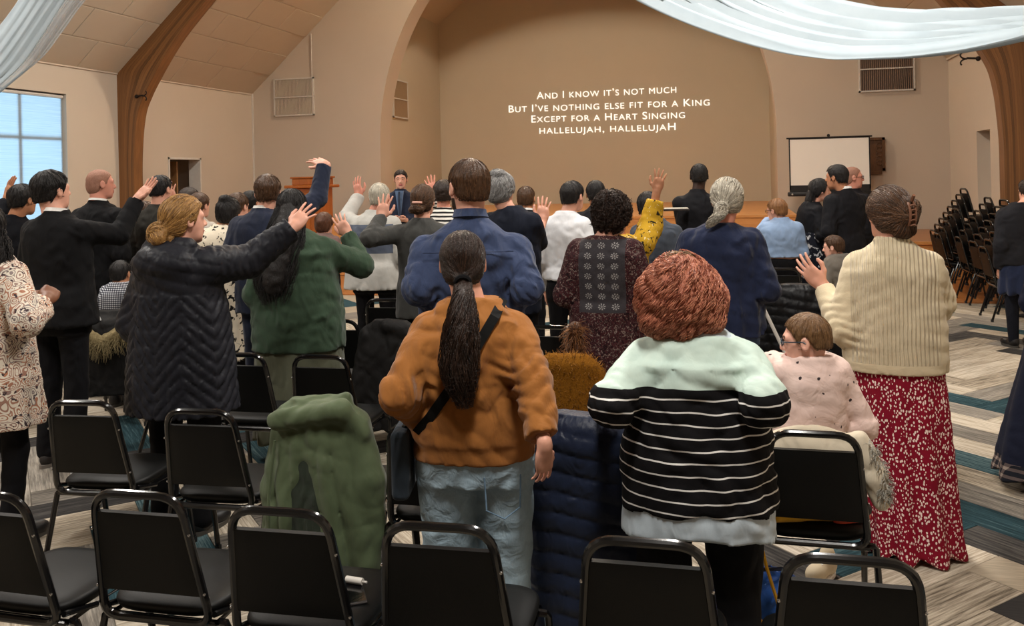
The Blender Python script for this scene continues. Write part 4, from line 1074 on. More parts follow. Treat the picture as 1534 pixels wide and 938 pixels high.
def hand_mesh(sz, side, curl, spread, vox, fore=None):
    """hand in its own frame: x to the thumb, y to the fingertips, z out of the palm; fore = forearm start, in the same frame"""
    segs = []
    for k, (bx, L, r, sp) in enumerate(((.029, .074, .0088, .16), (.0105, .083, .009, .03), (-.0085, .077, .0086, -.10), (-.027, .060, .0078, -.26))):
        a = sp * spread; p = np.array((bx, .086 - .006 * (k == 3), 0)); ang = curl * .45
        for j, fr in enumerate((.46, .30, .24)):
            dvec = np.array((math.sin(a) * math.cos(ang), math.cos(a) * math.cos(ang), math.sin(ang)))
            q = p + dvec * L * fr; segs.append((p, q, r * (1 - .1 * j), r * (1 - .1 * (j + 1)))); p = q; ang += curl * (.6 + .05 * k)
    tc = min(curl, 1.0)
    th = [((.022, .018, .006), (.05, .045, .014 + .012 * tc), .0125, .0115), ((.05, .045, .014 + .012 * tc), (.066 - .012 * tc, .076, .02 + .02 * tc), .011, .0098), ((.066 - .012 * tc, .076, .02 + .02 * tc), (.07 - .03 * tc, .1, .022 + .022 * tc), .0098, .008)]
    def fn(P):
        P = P / f4(sz)
        d = ell(P, (.0, .048, .0), (.043, .056, .0165))
        d = smin(d, cap(P, (.026, .03, .004), (.027, .085, .0), .012), .012); d = smin(d, cap(P, (-.025, .02, .004), (-.026, .078, .0), .011), .012)
        d = smin(d, cap(P, (0, -.03, 0), (0, .02, 0), .026, .024), .02)
        for (a, b, r0, r1) in th: d = smin(d, cap(P, a, b, r0, r1), .006)
        fd = None
        for (a, b, r0, r1) in segs:
            c = cap(P, a, b, r0, r1); fd = c if fd is None else np.minimum(fd, c)
        d = smin(d, fd, .005)
        if fore is not None: d = smin(d, cap(P, np.array(fore) / sz, (0, -.01, 0), .034, .0255), .02)
        return d * f4(sz)
    lo = np.array((-.075, -.07, -.05)) * sz; hi = np.array((.12, .2, .13)) * sz
    if fore is not None: lo = np.minimum(lo, np.array(fore) - .05); hi = np.maximum(hi, np.array(fore) + .05)
    V, Q = mesh_sdf(fn, lo, hi, vox)
    if side < 0: pass
    return V, Q

_shoe = {}
def shoes(root, spots, mat, sole, L=.28):
    key = (mat.name, sole.name, round(L, 2))
    for (x, y, z, rz) in spots:
        if key not in _shoe: o = make_shoe(root, 'shoe', (x, y, z), rz, L, mat, sole, .09, .098); _shoe[key] = o
        else:
            o = copy_tree(_shoe[key], root); o.location = (x, y, z); o.rotation_euler = (0, 0, rz)

def frame(fd, pn, side):
    fd = fd / np.linalg.norm(fd); pn = pn - fd * (pn @ fd); pn /= np.linalg.norm(pn) + 1e-9
    td = np.cross(pn, fd) * (-1 if side > 0 else 1)
    return np.stack([td, fd, pn], 1)      # columns

def run_strands(sdf, seeds, flow, M, step, lift, wob=0.0, rng=None):
    P = seeds.astype(f4).copy(); out = [P.copy()]; e = f4(.003); wv = rng.normal(size=P.shape).astype(f4)
    for m in range(M - 1):
        d0 = sdf(P); g = np.stack([sdf(P + np.array(v, f4) * e) - d0 for v in ((1, 0, 0), (0, 1, 0), (0, 0, 1))], 1) / e
        g /= np.linalg.norm(g, axis=1, keepdims=True) + 1e-6
        f = flow(P, m).astype(f4); f -= g * (f * g).sum(1, keepdims=True); f /= np.linalg.norm(f, axis=1, keepdims=True) + 1e-6
        if wob: f += wob * np.sin(m * 1.1 + wv * 6) * np.cross(g, f)
        P = P + f * f4(step); d = sdf(P); P = P - g * (d - lift)[:, None]; out.append(P.copy())
    return np.stack(out, 1)

def person(label, D, px, hx, top, rot=0, face=None, pitch=0, roll=0, hs=1.0, sk='fair', tor=(.19, .175, .165, .18), dep=1.0,
           hair=None, wear=None, legs=None, L='down', R='down', shoe=True, vox=None, name='person', lean=0.0, T=None, base=None, hoff=(0, .025), slope=0.0):
    vox = vox or (.008 if D < 3.6 else .0105 if D < 5.2 else .0135)
    yh = 262 - .023 * (px - 767); ymid = yh + (CAMH - 1.15) * FPX / D
    foot = W(px, ymid, D); foot[2] = 0
    if base is not None: foot = np.array(base, float)
    rz = math.radians(rot); face = rot if face is None else face
    cz, sz_ = math.cos(rz), math.sin(rz); Rm = np.array(((cz, -sz_, 0), (sz_, cz, 0), (0, 0, 1)))
    loc = lambda w: Rm.T @ (np.asarray(w, float) - foot)
    root = tag(empty(name, tuple(foot), rz), label, 'person')
    pt = W(hx, top, D); Ht = pt[2] if T is None else T; s = Ht / 1.75
    ht = (hair or {}).get('lift', .012)
    hc = loc(pt); hc = np.array((hc[0], hc[1], hc[2] - (.118 + ht) * hs))
    a_ = math.radians(face - rot); p_ = math.radians(pitch); r_ = math.radians(roll)
    RH = np.array((Matrix.Rotation(a_, 3, 'Z') @ Matrix.Rotation(p_, 3, 'X') @ Matrix.Rotation(r_, 3, 'Y')))
    hc = hc + RH @ np.array((0, hoff[1], 0))
    H2L = lambda P: (np.asarray(P) * hs) @ RH.T + hc
    L2H = lambda P: ((P - hc.astype(f4)) @ RH.astype(f4)) / f4(hs)
    sh, ch, wa, hi = tor; zs = .815 * Ht
    bodyH = Ht
    # ---- arms
    U, Fo, Hn = .172 * Ht, .150 * Ht, .105 * Ht
    arms = {}
    for sd, spec in ((-1, L), (1, R)):
        r0 = (wear[-1].get('r', (.06,)) if wear else (.055,))[0]
        S = np.array((sd * (sh - r0 * .62), -.008, .83 * Ht - slope - r0 * .95)); bare = 0; curl = .35; spread = 1.0; pn = None; hand = True; r = None
        if spec is None: continue
        if isinstance(spec, str):
            if spec == 'down': E = S + np.array((sd * .045, -.03, -.985 * U)); Wp = E + np.array((-sd * .0, .07, -.96 * Fo)); fd = np.array((0, .15, -1.)); pn = np.array((-sd, 0.2, 0)); curl = .5
            elif spec == 'front': E = S + np.array((sd * .085, -.045, -.93 * U)); Wp = E + np.array((-sd * .6 * Fo, .74 * Fo, .08 * Fo)); fd = np.array((-sd * .8, .6, .1)); pn = np.array((0, -.6, 1.)); curl = .6
            elif spec == 'pocket': E = S + np.array((sd * .09, -.07, -.92 * U)); Wp = E + np.array((-sd * .35 * Fo, .6 * Fo, -.6 * Fo)); fd = np.array((-sd * .3, .6, -.6)); pn = np.array((-sd, 0, 0)); curl = .7
        else:
            def solve(p2, prev, Ln, sg, zm=1.0):
                r = ray(*p2); o = C_O - (Rm @ prev + foot); a = r @ r; b = r @ o; c = o @ o - Ln * Ln; q = b * b - a * c
                t = (-b + sg * min(math.sqrt(q), zm * Ln * math.sqrt(a))) / a if q > 0 else -b / a
                p = loc(C_O + t * r); v = p - prev
                if q <= 0: p = prev + v * min(1.12, Ln / np.linalg.norm(v) * 1.12) if np.linalg.norm(v) > Ln * 1.12 else p
                return p
            if 's' in spec: S = S + np.array(spec['s'])
            E = solve(spec['e'], S, U, spec.get('es', 1), spec.get('zmax', .45)); Wp = solve(spec['w'], E, Fo, spec.get('ws', 1)); ft = solve(spec['f'], Wp, Hn, spec.get('fs', 1))
            fd = ft - Wp; pn = Rm.T @ np.array(spec.get('pn', (0, 1, .1)), float); bare = spec.get('bare', 0); curl = spec.get('curl', .25); spread = spec.get('spread', 1.0); hand = spec.get('hand', True); r = spec.get('r')
        arms[sd] = dict(S=S, E=E, W=Wp, fd=fd, pn=pn, bare=bare, curl=curl, spread=spread, hand=hand, hsz=spec.get('hsz', 1.0) if isinstance(spec, dict) else 1.0)
    # ---- torso
    secs = [(.868 * Ht, .056, .058, .0), (.852 * Ht, .066, .064, -.004), (.84 * Ht - slope * .3, .045 + sh * .25, .070 + .008 * dep, -.006), (.826 * Ht - slope * .6, sh * .62, .085 * dep, -.01), (.80 * Ht - slope, sh * .84, .105 * dep, -.012), (.765 * Ht, ch * .98, .12 * dep, -.01), (.71 * Ht, ch, .13 * dep, .0), (.62 * Ht, wa, .125 * dep, .01), (.53 * Ht, hi, .135 * dep, .0), (.465 * Ht, hi * .98, .132 * dep, .0)]
    TL = Loft(secs, 2.3)
    hipx = hi * .5; lr = (legs or {}).get('r', .085)
    def legset(k=1.0):
        return [((sd * hipx, 0, .485 * Ht), (sd * hipx * 1.02, .02, .28 * Ht), (sd * hipx * 1.0, -.015, .05 * Ht)) for sd in (-1, 1)]
    # ---- body: one skin surface
    VV, QQ, MI = [], [], []; off = 0
    def addm(V, Q, mi=None):
        nonlocal off
        VV.append(V); QQ.append(Q + off); MI.append(np.zeros(len(Q), int) if mi is None else mi); off += len(V)
    seated = legs and legs.get('pose') is not None
    lpose = legs.get('pose') if seated else legset()
    def inner(P):
        d = TL(P, -.022)
        for sd, a in arms.items():
            d = smin(d, cap(P, a['S'], a['E'], .04, .034), .03); d = smin(d, cap(P, a['E'], a['E'] + (a['W'] - a['E']) * .93, .034, .026), .02)
        for (h, k, f) in lpose: d = smin(d, cap(P, h, k, lr * .72, lr * .55), .03); d = smin(d, cap(P, k, f, lr * .55, .036), .02)
        return d
    allp = np.array([p for a in arms.values() for p in (a['S'], a['E'], a['W'])] + [q for l in lpose for q in l] + [(hi + .05, .2, .87 * Ht), (-hi - .05, -.2, .3)])
    V, Q = mesh_sdf(inner, allp.min(0) - .1, allp.max(0) + .1, .026); addm(V, Q)
    nbl = L2H(np.array([[0, -.012, .82 * Ht]], f4))[0]
    nr = .056 if sk != 'child' else .047
    hv = .0062 if (D < 4.5 or D > 10) else .008
    V, Q = mesh_sdf(lambda P: head_sdf(P, nbl, nr), np.minimum((-.1, -.12, -.13), nbl - .07), np.maximum((.1, .13, .13), nbl + .07), hv)
    c = V[Q].mean(1); ax = np.abs(c[:, 0]); mi = np.zeros(len(Q), int)
    mi[(c[:, 1] > .08) & (np.abs(c[:, 2] + .0635) < .013) & (ax < .024)] = 1
    ev = ((ax - .031) / .0125) ** 2 + ((c[:, 2] - .004) / .0065) ** 2 < 1; mi[ev & (c[:, 1] > .06) & (D < 9)] = 2
    mi[((ax - .031) ** 2 + (c[:, 2] - .004) ** 2 < .0058 ** 2) & (c[:, 1] > .06)] = 3
    hk = (hair or {}).get('c', 'brown')
    mi[(c[:, 1] > .055) & (np.abs(c[:, 2] - (.03 - .25 * np.abs(ax - .03))) < .0048) & (ax > .013) & (ax < .05)] = 4
    if (hair or {}).get('beard'): mi[(c[:, 2] < -.045) & (c[:, 1] > .0 ) & (c[:, 2] > -.13) & ~((np.abs(c[:, 2] + .0635) < .012) & (ax < .024))] = 4
    addm(H2L(V), Q, mi)
    for sd, a in arms.items():
        if not a['hand']: continue
        FR = frame(a['fd'], a['pn'], sd); hsz = (.97 if s > .93 else .85) * (s ** .5) * a['hsz']
        fore = None
        F0 = a['W'] - (a['W'] - a['E']) * max(a['bare'], .22); fore = FR.T @ (F0 - a['W'])
        V, Q = hand_mesh(hsz, sd, a['curl'], a['spread'], .005 if D < 7.5 else .0062, fore)
        if np.linalg.det(FR) < 0: Q = Q[:, ::-1]
        addm(V @ FR.T + a['W'], Q)
    eyebrow = HAIR[hk]
    me = np_mesh('body', np.concatenate(VV), np.concatenate(QQ), [SK[sk], M_lip, M_eye, M_iris, eyebrow], np.concatenate(MI))
    link(bpy.data.objects.new('body', me), root)
    info = dict(root=root, Ht=Ht, s=s, arms=arms, H2L=H2L, L2H=L2H, hs=hs, TL=TL, loc=loc, foot=foot, Rm=Rm, D=D, hc=hc, RH=RH)
    # ---- upper garment(s)
    for g in (wear or []):
        hem = g['hem']; sl = g.get('slack', .012); fa = g.get('fold', .006); ext = g.get('ext', [])
        sec2 = [q for q in secs if q[0] > (max(e[0] for e in ext) + .03 if ext else -1)] + [e if len(e) > 3 else (e[0], e[1], e[2], 0.) for e in ext]
        if not ext and hem < secs[-1][0]: sec2 = secs + [(hem, hi * 1.0 + g.get('flare', 0), .135 * dep, 0.)]
        nz = g.get('neck', .852) * Ht; GL = Loft([q for q in sec2], g.get('n', 2.3)); rs = g.get('r', (.06, .052, .042)); cuff = g.get('cuff', .97); sleeves = g.get('sleeves', True)
        seed = abs(hash(label)) % 97 if False else sum(map(ord, label)) % 97
        rip = g.get('rip', 0); nrip = g.get('nrip', 12); quilt = g.get('quilt'); adds = g.get('adds', [])
        kk = g.get('k', .03)
        def fn(P):
            d = GL(P, sl, False)
            if rip:
                th = np.arctan2(P[:, 1], P[:, 0]); t = np.clip((g.get('ripz', .6 * Ht) - P[:, 2]) / .5, 0, 1); d = d + rip * t * np.sin(nrip * th + 1.5 * np.sin(P[:, 2] * 4 + seed))
            d = smax(d, P[:, 2] - nz - .35 * np.abs(P[:, 1] + .0) * g.get('vneck', 0.2), .01)
            d = np.maximum(d, hem - P[:, 2] + g.get('hemwave', 0) * np.sin(P[:, 0] * 9 + seed))
            if sleeves:
                for sd, a in arms.items():
                    wc = a['E'] + (a['W'] - a['E']) * cuff
                    d = smin(d, cap(P, a['S'], a['E'], rs[0], rs[1]), kk); q = cap(P, a['E'], wc, rs[1], rs[2])
                    dirn = (wc - a['E']) / (np.linalg.norm(wc - a['E']) + 1e-6)
                    q = np.maximum(q, (P - wc.astype(f4)) @ dirn.astype(f4)); d = smin(d, q, .02)
                    if fa > .003:
                        h = np.linalg.norm(P - a['E'].astype(f4), axis=1); u = (P - a['E'].astype(f4)) @ dirn.astype(f4)
                        d = d + g.get('ring', .006) * np.exp(-(h / .12) ** 2) * (1 - 2 * np.abs(np.sin(u * 62 + 2.2 * np.sin(P[:, 0] * 26 + P[:, 2] * 17)))) * .8
            for e in adds: d = smin(d, e(P, info), .025)
            if fa: d = d + folds(P, fa, seed)
            if quilt: d = d - quilt(P, info)
            return d
        pts = [np.array((max(q[1] for q in sec2) + sl + .02, max(q[2] for q in sec2) + .06, nz + .03)), np.array((-max(q[1] for q in sec2) - sl - .02, -max(q[2] for q in sec2) - .08, hem))]
        if sleeves:
            for a in arms.values():
                for p in (a['S'], a['E'], a['E'] + (a['W'] - a['E']) * cuff): pts += [p + rs[0] + .02, p - rs[0] - .02]
        pts = np.array(pts); pad = g.get('pad', 0)
        hi_ = pts.max(0) + pad; 
        g['obj'] = sdf_obj(g.get('name', 'shirt'), fn, pts.min(0) - pad, hi_, g.get('vox', vox), g['mat'], root)
    # ---- trousers
    if legs and 'mat' in legs:
        zt = legs.get('top', .56 * Ht); kr = legs.get('kr', .78); ar = legs.get('ar', .62)
        PL_ = Loft([(.45 * Ht, hi * .96, .125 * dep), (.53 * Ht, hi * 1.0, .138 * dep), (zt + .02, wa * 1.0 + .0, .125 * dep)], 2.4)
        def pf(P):
            d = PL_(P, legs.get('slack', -.004))
            for (h, k, f) in lpose: d = smin(d, cap(P, h, k, lr, lr * kr), .03); d = smin(d, cap(P, k, f, lr * kr, lr * ar), .02)
            return d + folds(P, legs.get('fold', .006), 31)
        q = np.array([p for l in lpose for p in l] + [(hi, .15, zt), (-hi, -.15, .45 * Ht)])
        lo_ = q.min(0) - lr - .02; 
        sdf_obj('trousers', pf, lo_, q.max(0) + lr * .9, max(vox, .0105), legs['mat'], root)
    if legs and 'skirt' in legs:
        k = legs['skirt']; SLo = Loft(k['secs'], 2.1); hm = k['secs'][0][0]
        def sf(P):
            th = np.arctan2(P[:, 1], P[:, 0]); t = np.clip((SLo.z1 - P[:, 2]) / (SLo.z1 - SLo.z0), 0, 1)
            return SLo(P) + k.get('rip', .012) * t * np.sin(k.get('n', 11) * th + 1.2 * np.sin(P[:, 2] * 3)) + folds(P, .004, 9)
        m = max(q[1] for q in k['secs']) + .04; mx = max(abs(q[4]) if len(q) > 4 else 0 for q in k['secs'])
        sdf_obj('skirt', sf, (-m - mx, -m, hm - .02), (m + mx, m, SLo.z1), max(vox, .009), k['mat'], root)
    if shoe and not seated:
        shm, shs = shoe if isinstance(shoe, tuple) else (M_shoe_black, M_sole_dark)
        shoes(root, [(sd * hipx, .05 * s, 0, -sd * .12) for sd in (-1, 1)], shm, shs, .27 * s if s > .8 else .2)
    # ---- hair
    if hair: make_hair(hair, info, D)
    return info

def make_hair(h, I, D):
    root, H2L, hs = I['root'], I['H2L'], I['hs']; t = h.get('t', .011); st = h['style']; mat = HAIR[h['c']]; rng = np.random.default_rng(len(st) * 7 + int(D * 100))
    am = h.get('noise', .006); lo = np.array((-.13, -.16, -.16)); hi = np.array((.13, .14, .16)); extra = []
    if st == 'bald': base = lambda P: hair_cap(P, .0025)
    elif st in ('short', 'bun', 'pony', 'updo', 'long', 'bob'): base = lambda P: hair_cap(P, t, None, h.get('lo', .03 if st == 'short' else 0.0), st == 'short' and t < .018)
    if st == 'bob':
        bw, bd, bz, zc = h.get('dims', (.115, .12, .13, -.01))
        def base(P):
            d = ell(P, (0, -.03, zc), (bw, bd, bz)); d = smin(d, ell(P, (0, -.015, .035), (.09, .11, .1)), .04)
            d = smax(d, P[:, 1] - (.045 + np.clip(P[:, 2] - .04, 0, 1) * 1.2), .015)      # keep the face free
            return smax(d, h.get('cut', -.14) - P[:, 2], .02)
        lo = np.array((-bw - .04, -bd - .07, zc - bz - .03)); hi = np.array((bw + .04, .14, .16))
    balls = h.get('balls', [])
    def full(P):
        d = base(P)
        for (c, r) in balls: d = smin(d, ell(P, c, r if hasattr(r, '__len__') else (r, r, r)), .012)
        return d + folds(P, am, 3, h.get('nsc', 4.0))
    for (c, r) in balls:
        rr = np.array(r if hasattr(r, '__len__') else (r, r, r)); lo = np.minimum(lo, np.array(c) - rr - .02); hi = np.maximum(hi, np.array(c) + rr + .02)
    V, Q = mesh_sdf(full, lo, hi, h.get('vox', .0075 if D < 6 else .0095))
    tint = np.full(len(V), .3)
    tz = h.get('roots')
    ho = link(bpy.data.objects.new('hair', np_mesh('hair', H2L(V), Q, [mat], None, tint)), root)
    # strands lying over the surface
    N = h.get('n', 420 if D < 7.5 else 180)
    if N and st != 'bald':
        seeds = V[rng.choice(len(V), N)]
        tie = np.array(h.get('tie', (0, -.02, -.3)), f4); crown = np.array(h.get('crown', (0, -.035, .125)), f4)
        if st in ('bun', 'pony', 'updo'): flow = lambda P, m: tie - P
        else: flow = lambda P, m: (P - crown) / (np.linalg.norm(P - crown, axis=1, keepdims=True) + 1e-5) + np.array((0, 0, -h.get('grav', .6)), f4)
        M = h.get('M', 7); paths = run_strands(full, seeds, flow, M, h.get('step', .009), h.get('slift', .0012), h.get('wob', .12), rng)
        if 'wave' in h:
            wa_, wl_ = h['wave']; Tn = np.gradient(paths, axis=1); rad_ = paths - np.array((0, -.02, -.01), f4); lat = np.cross(Tn, rad_); lat /= np.linalg.norm(lat, axis=2, keepdims=True) + 1e-6
            phs = 5 * np.sin(seeds[:, 0] * 38) + 4 * np.sin(seeds[:, 1] * 31 + 1) + rng.normal(size=len(seeds)) * .5
            sN = np.arange(M) * h.get('step', .009) / wl_ * 2 * math.pi
            paths = paths + lat * (wa_ * np.sin(sN[None] + phs[:, None]))[..., None] + rad_ / (np.linalg.norm(rad_, axis=2, keepdims=True) + 1e-6) * (wa_ * .7 * np.cos(sN[None] + phs[:, None]))[..., None]
        Vs, Qs, tv = tubes(H2L(paths.reshape(-1, 3)).reshape(paths.shape), h.get('sr', .0011) * (1.1 if D < 3.5 else 1.5 if D < 5 else 2.0), .0005)
        so = link(bpy.data.objects.new('hair_strands', np_mesh('hair_strands', Vs, Qs, [mat], None, tv)), ho); so['kind'] = 'stuff'
    # loose lengths: tails, long hair; each is a bundle of strands along a path in head coordinates
    for tl in h.get('tails', []):
        pts = np.array(tl['p'], float); q = np.linspace(0, len(pts) - 1, tl.get('M', 22)); tt = np.arange(len(pts)).astype(float)
        C = np.stack([Loft._pchip(tt, pts[:, k], q) for k in range(3)], 1); rad = np.interp(q, tt, tl['r'])
        def fn(P):
            d = None
            for i in range(int(len(C) * .82)):
                c = cap(P, C[i], C[i + 1], rad[i] * .62, rad[i + 1] * (.62 - .3 * max(0, i / len(C) - .5))); d = c if d is None else smin(d, c, .01)
            return d + folds(P, tl.get('am', .006), 5, 2.5)
        V, Q = mesh_sdf(fn, C.min(0) - rad.max() - .02, C.max(0) + rad.max() + .02, tl.get('vox', .009))
        link(bpy.data.objects.new('hair_length', np_mesh('hair_length', H2L(V), Q, [mat], None, np.full(len(V), .3))), ho)
        n = tl.get('n', 200); M = len(C); ang = rng.random(n) * 2 * math.pi; rr = np.sqrt(rng.random(n)) * .6 + .5
        ph = rng.random((n, 1)) * 6; wv = tl.get('curl', .006) * np.sin(np.arange(M)[None] * tl.get('freq', .9) + ph); wv2 = tl.get('curl', .006) * np.cos(np.arange(M)[None] * tl.get('freq', .9) * 1.1 + ph)
        fl = tl.get('flat', .7)
        end = (M * (.7 + .32 * rng.random((n, 1)))); k = np.minimum(np.arange(M)[None], end); ki = k.astype(int).clip(0, M - 1)
        ctr = C[ki]; R_ = rad[ki]
        paths = ctr + np.stack([np.cos(ang)[:, None] * rr[:, None] * R_ + wv, np.sin(ang)[:, None] * rr[:, None] * R_ * fl + wv2, wv * .5 - (np.arange(M)[None] - k) * .0], 2)
        Vs, Qs, tv = tubes(H2L(paths.reshape(-1, 3)).reshape(paths.shape), h.get('sr', .0011) * (1.2 if D < 3.5 else 1.8), .0006)
        so = link(bpy.data.objects.new('hair_strands', np_mesh('hair_strands', Vs, Qs, [mat], None, tv)), ho); so['kind'] = 'stuff'

def glasses(I, mat):
    b = MB(); hs = I['hs']
    for s in (-1, 1):
        b.tube([I['H2L'](np.array((s * .033 + .024 * math.cos(a), .103 - .006 * abs(math.cos(a)), .003 + .017 * math.sin(a)))) for a in np.linspace(0, 2 * math.pi, 15)[:-1]], .0026, 6, True)
        b.tube([I['H2L'](np.array(p)) for p in ((s * .057, .1, .008), (s * .077, .06, .008), (s * .085, .0, .008), (s * .086, -.018, -.004))], .0026, 6)
    b.tube([I['H2L'](np.array(p)) for p in ((-.009, .106, .006), (.009, .106, .006))], .0026, 6)
    return b.build('glasses', mat, I['root'])
def collar(I, mat, r=.064, z=.853, h=.03, tilt=.01):
    b = MB(); Ht = I['Ht']; n = 24; V = []; c = I['hc']
    for k, (dz, dr) in enumerate(((0, .008), (h * .6, 0), (h, -.002), (h, -.008), (0, -.006))):
        for i in range(n):
            a = 2 * math.pi * i / n; V.append((r * .98 * math.cos(a) * (1 + dr / r), -.008 + r * 1.02 * math.sin(a) * (1 + dr / r), z * Ht + dz - tilt * math.sin(a)))
    F = [(j * n + i, j * n + (i + 1) % n, ((j + 1) % 5) * n + (i + 1) % n, ((j + 1) % 5) * n + i) for j in range(5) for i in range(n)]
    b.add(V, F); return b.build('collar', mat, I['root'])
# ================================================================== clothing materials with patterns
def m_striped_top():
    t = NT('mint_striped_jersey'); x, y, z = t.xyz(); w = t.noise(5, 2, .5)
    zz = t.math('ADD', z, t.math('ADD', t.math('MULTIPLY', w, .03), t.math('MULTIPLY', t.math('MULTIPLY', x, x), -.12)))
    fr = t.math('FRACT', t.math('MULTIPLY', t.math('SUBTRACT', zz, .01), 1 / .0405))
    line = t.math('LESS_THAN', fr, .13)
    black = t.mix(line, lin(15, 14, 17), lin(232, 230, 226)); mint = t.mix(t.noise(11, 3), lin(180, 204, 196), lin(206, 222, 210))
    up = t.math('GREATER_THAN', zz, 1.098)
    h = t.bump(t.noise(13, 3, .5, t.mapping((1, 1, .5)), .6), .25, .03, t.bump(t.noise(400, 2), .1, .002))
    return t.out(t.mix(up, black, mint), .85, h, spec=.2)
def m_dots(name, bg, fg, sc, th, stretch=(1, 1, .6)):
    t = NT(name); v = t.n('ShaderNodeTexVoronoi', {'Vector': t.mapping(stretch), 'Scale': float(sc), 'Randomness': 1.0})
    n = t.noise(sc * 2, 2); f = t.math('LESS_THAN', t.math('ADD', v.outputs['Distance'], t.math('MULTIPLY', n, .22)), th)
    return t.out(t.mix(f, t.mix(t.noise(8, 3), dk(bg, .75), dk(bg, 1.2)), fg), .85, t.bump(t.noise(12, 3, .5, t.mapping((1, 1, .4))), .25, .03), spec=.2)
def m_blotch(name, bg, cols, sc, lo=.56, w=.02, warp=1.2):
    """printed fabric: irregular motifs in several colours"""
    t = NT(name); c = t.mix(t.noise(6, 2), dk(bg, .9), dk(bg, 1.08))
    for i, (cc, th) in enumerate(cols):
        n = t.noise(sc * (1 + .35 * i), 2.5, .55, t.mapping((1, 1, 1), (.3 * i, .5 * i, .2), (3.1 * i, 1.7 * i, .9 * i)), warp)
        c = t.mix(t.ramp(n, [(th, (0, 0, 0)), (th + w, (1, 1, 1))]), c, cc)
    return t.out(c, .85, t.bump(t.noise(12, 3, .5), .25, .03), spec=.2)
def m_paisley():
    t = NT('paisley_print'); nz = t.n('ShaderNodeTexNoise', {'Vector': t.oc, 'Scale': 9.0, 'Detail': 1.0}).outputs['Color']
    vec = t.n('ShaderNodeMix', {'Factor': .12}, data_type='RGBA'); t.set(vec.inputs['A'], t.oc); t.set(vec.inputs['B'], nz)
    v = t.n('ShaderNodeTexVoronoi', {'Vector': vec.outputs['Result'], 'Scale': 24.0}); d = v.outputs['Distance']
    rings = t.math('SINE', t.math('MULTIPLY', d, 30.0)); r2 = t.n('ShaderNodeSeparateColor', {0: v.outputs['Color']}).outputs[0]
    c = t.mix(t.math('GREATER_THAN', rings, .15), lin(232, 222, 206), t.mix(r2, lin(186, 122, 88), lin(140, 130, 128)))
    c = t.mix(t.math('GREATER_THAN', t.noise(45, 2), .62), c, lin(70, 56, 60))
    return t.out(c, .85, t.bump(t.noise(10, 3), .25, .03), spec=.2)
def m_gingham():
    t = NT('gingham_check'); x, y, z = t.xyz()
    a = t.math('LESS_THAN', t.math('FRACT', t.math('MULTIPLY', t.math('ADD', x, y), 62)), .5); b = t.math('LESS_THAN', t.math('FRACT', t.math('MULTIPLY', z, 62)), .5)
    return t.out(t.ramp(t.math('MULTIPLY', t.math('ADD', a, b), .5), [(0, lin(214, 216, 222)), (.5, lin(104, 106, 116)), (1, lin(28, 30, 40))]), .85, t.bump(t.noise(12, 3), .2, .03), spec=.2)
def m_maroon_panel():
    t = NT('maroon_print_with_panel'); x, y, z = t.xyz()
    n = t.noise(46, 3, .6, None, 2.0); bg = t.ramp(n, [(.42, lin(26, 12, 16)), (.5, lin(74, 30, 34)), (.56, lin(24, 14, 18)), (.66, lin(150, 130, 122)), (.7, lin(40, 18, 22))])
    u = t.math('SUBTRACT', t.math('FRACT', t.math('ADD', t.math('MULTIPLY', x, 1 / .078), .5)), .5); w = t.math('SUBTRACT', t.math('FRACT', t.math('MULTIPLY', z, 1 / .058)), .5)
    rr = t.math('SQRT', t.math('ADD', t.math('MULTIPLY', u, u), t.math('MULTIPLY', t.math('MULTIPLY', w, w), .8))); an = t.math('ARCTAN2', w, u)
    petal = t.math('MULTIPLY', t.math('GREATER_THAN', t.math('SINE', t.math('MULTIPLY', an, 8.0)), .15), t.math('MULTIPLY', t.math('GREATER_THAN', rr, .12), t.math('LESS_THAN', rr, .28)))
    dot = t.math('LESS_THAN', rr, .06); m = t.math('MAXIMUM', petal, dot)
    panel = t.mix(m, t.mix(t.noise(300, 2), lin(40, 38, 42), lin(66, 62, 66)), lin(150, 147, 146))
    inp = t.math('MULTIPLY', t.math('LESS_THAN', t.math('ABSOLUTE', x), .135), t.math('MULTIPLY', t.math('LESS_THAN', y, .0), t.math('GREATER_THAN', z, .98)))
    inp = t.math('MULTIPLY', inp, t.math('LESS_THAN', z, 1.395))
    return t.out(t.mix(inp, bg, panel), .8, t.bump(t.noise(12, 3), .3, .03), spec=.2)
def m_rib_knit():
    t = NT('cream_rib_knit'); x, y, z = t.xyz()
    a = t.math('ADD', t.math('MULTIPLY', x, 1.0), t.math('MULTIPLY', t.noise(5, 2), .02))
    wv = t.math('SINE', t.math('MULTIPLY', a, 2 * math.pi / .017)); band = t.math('GREATER_THAN', z, .89)
    back = t.math('MULTIPLY', band, t.math('LESS_THAN', t.math('ABSOLUTE', x), .185))
    h = t.math('MULTIPLY', wv, back); c = t.mix(t.noise(9, 3), lin(196, 180, 148), lin(222, 208, 178))
    return t.out(c, .95, t.bump(h, .7, .006, t.bump(t.noise(260, 3), .35, .003, t.bump(t.noise(11, 3), .25, .03))), spec=.1, Sheen_Weight=.2)
def m_denim(name, c0, c1):
    t = NT(name); n = t.noise(5, 4, .6, t.mapping((1, 1, .5))); tw = t.noise(320, 2, .5, t.mapping((1, 1, .25)))
    return t.out(t.mix(t.math('MULTIPLY_ADD', tw, .35, t.math('MULTIPLY', n, .75)), c0, c1), .85, t.bump(tw, .3, .002, t.bump(t.noise(16, 3, .5, None, .8), .4, .03)), spec=.2)
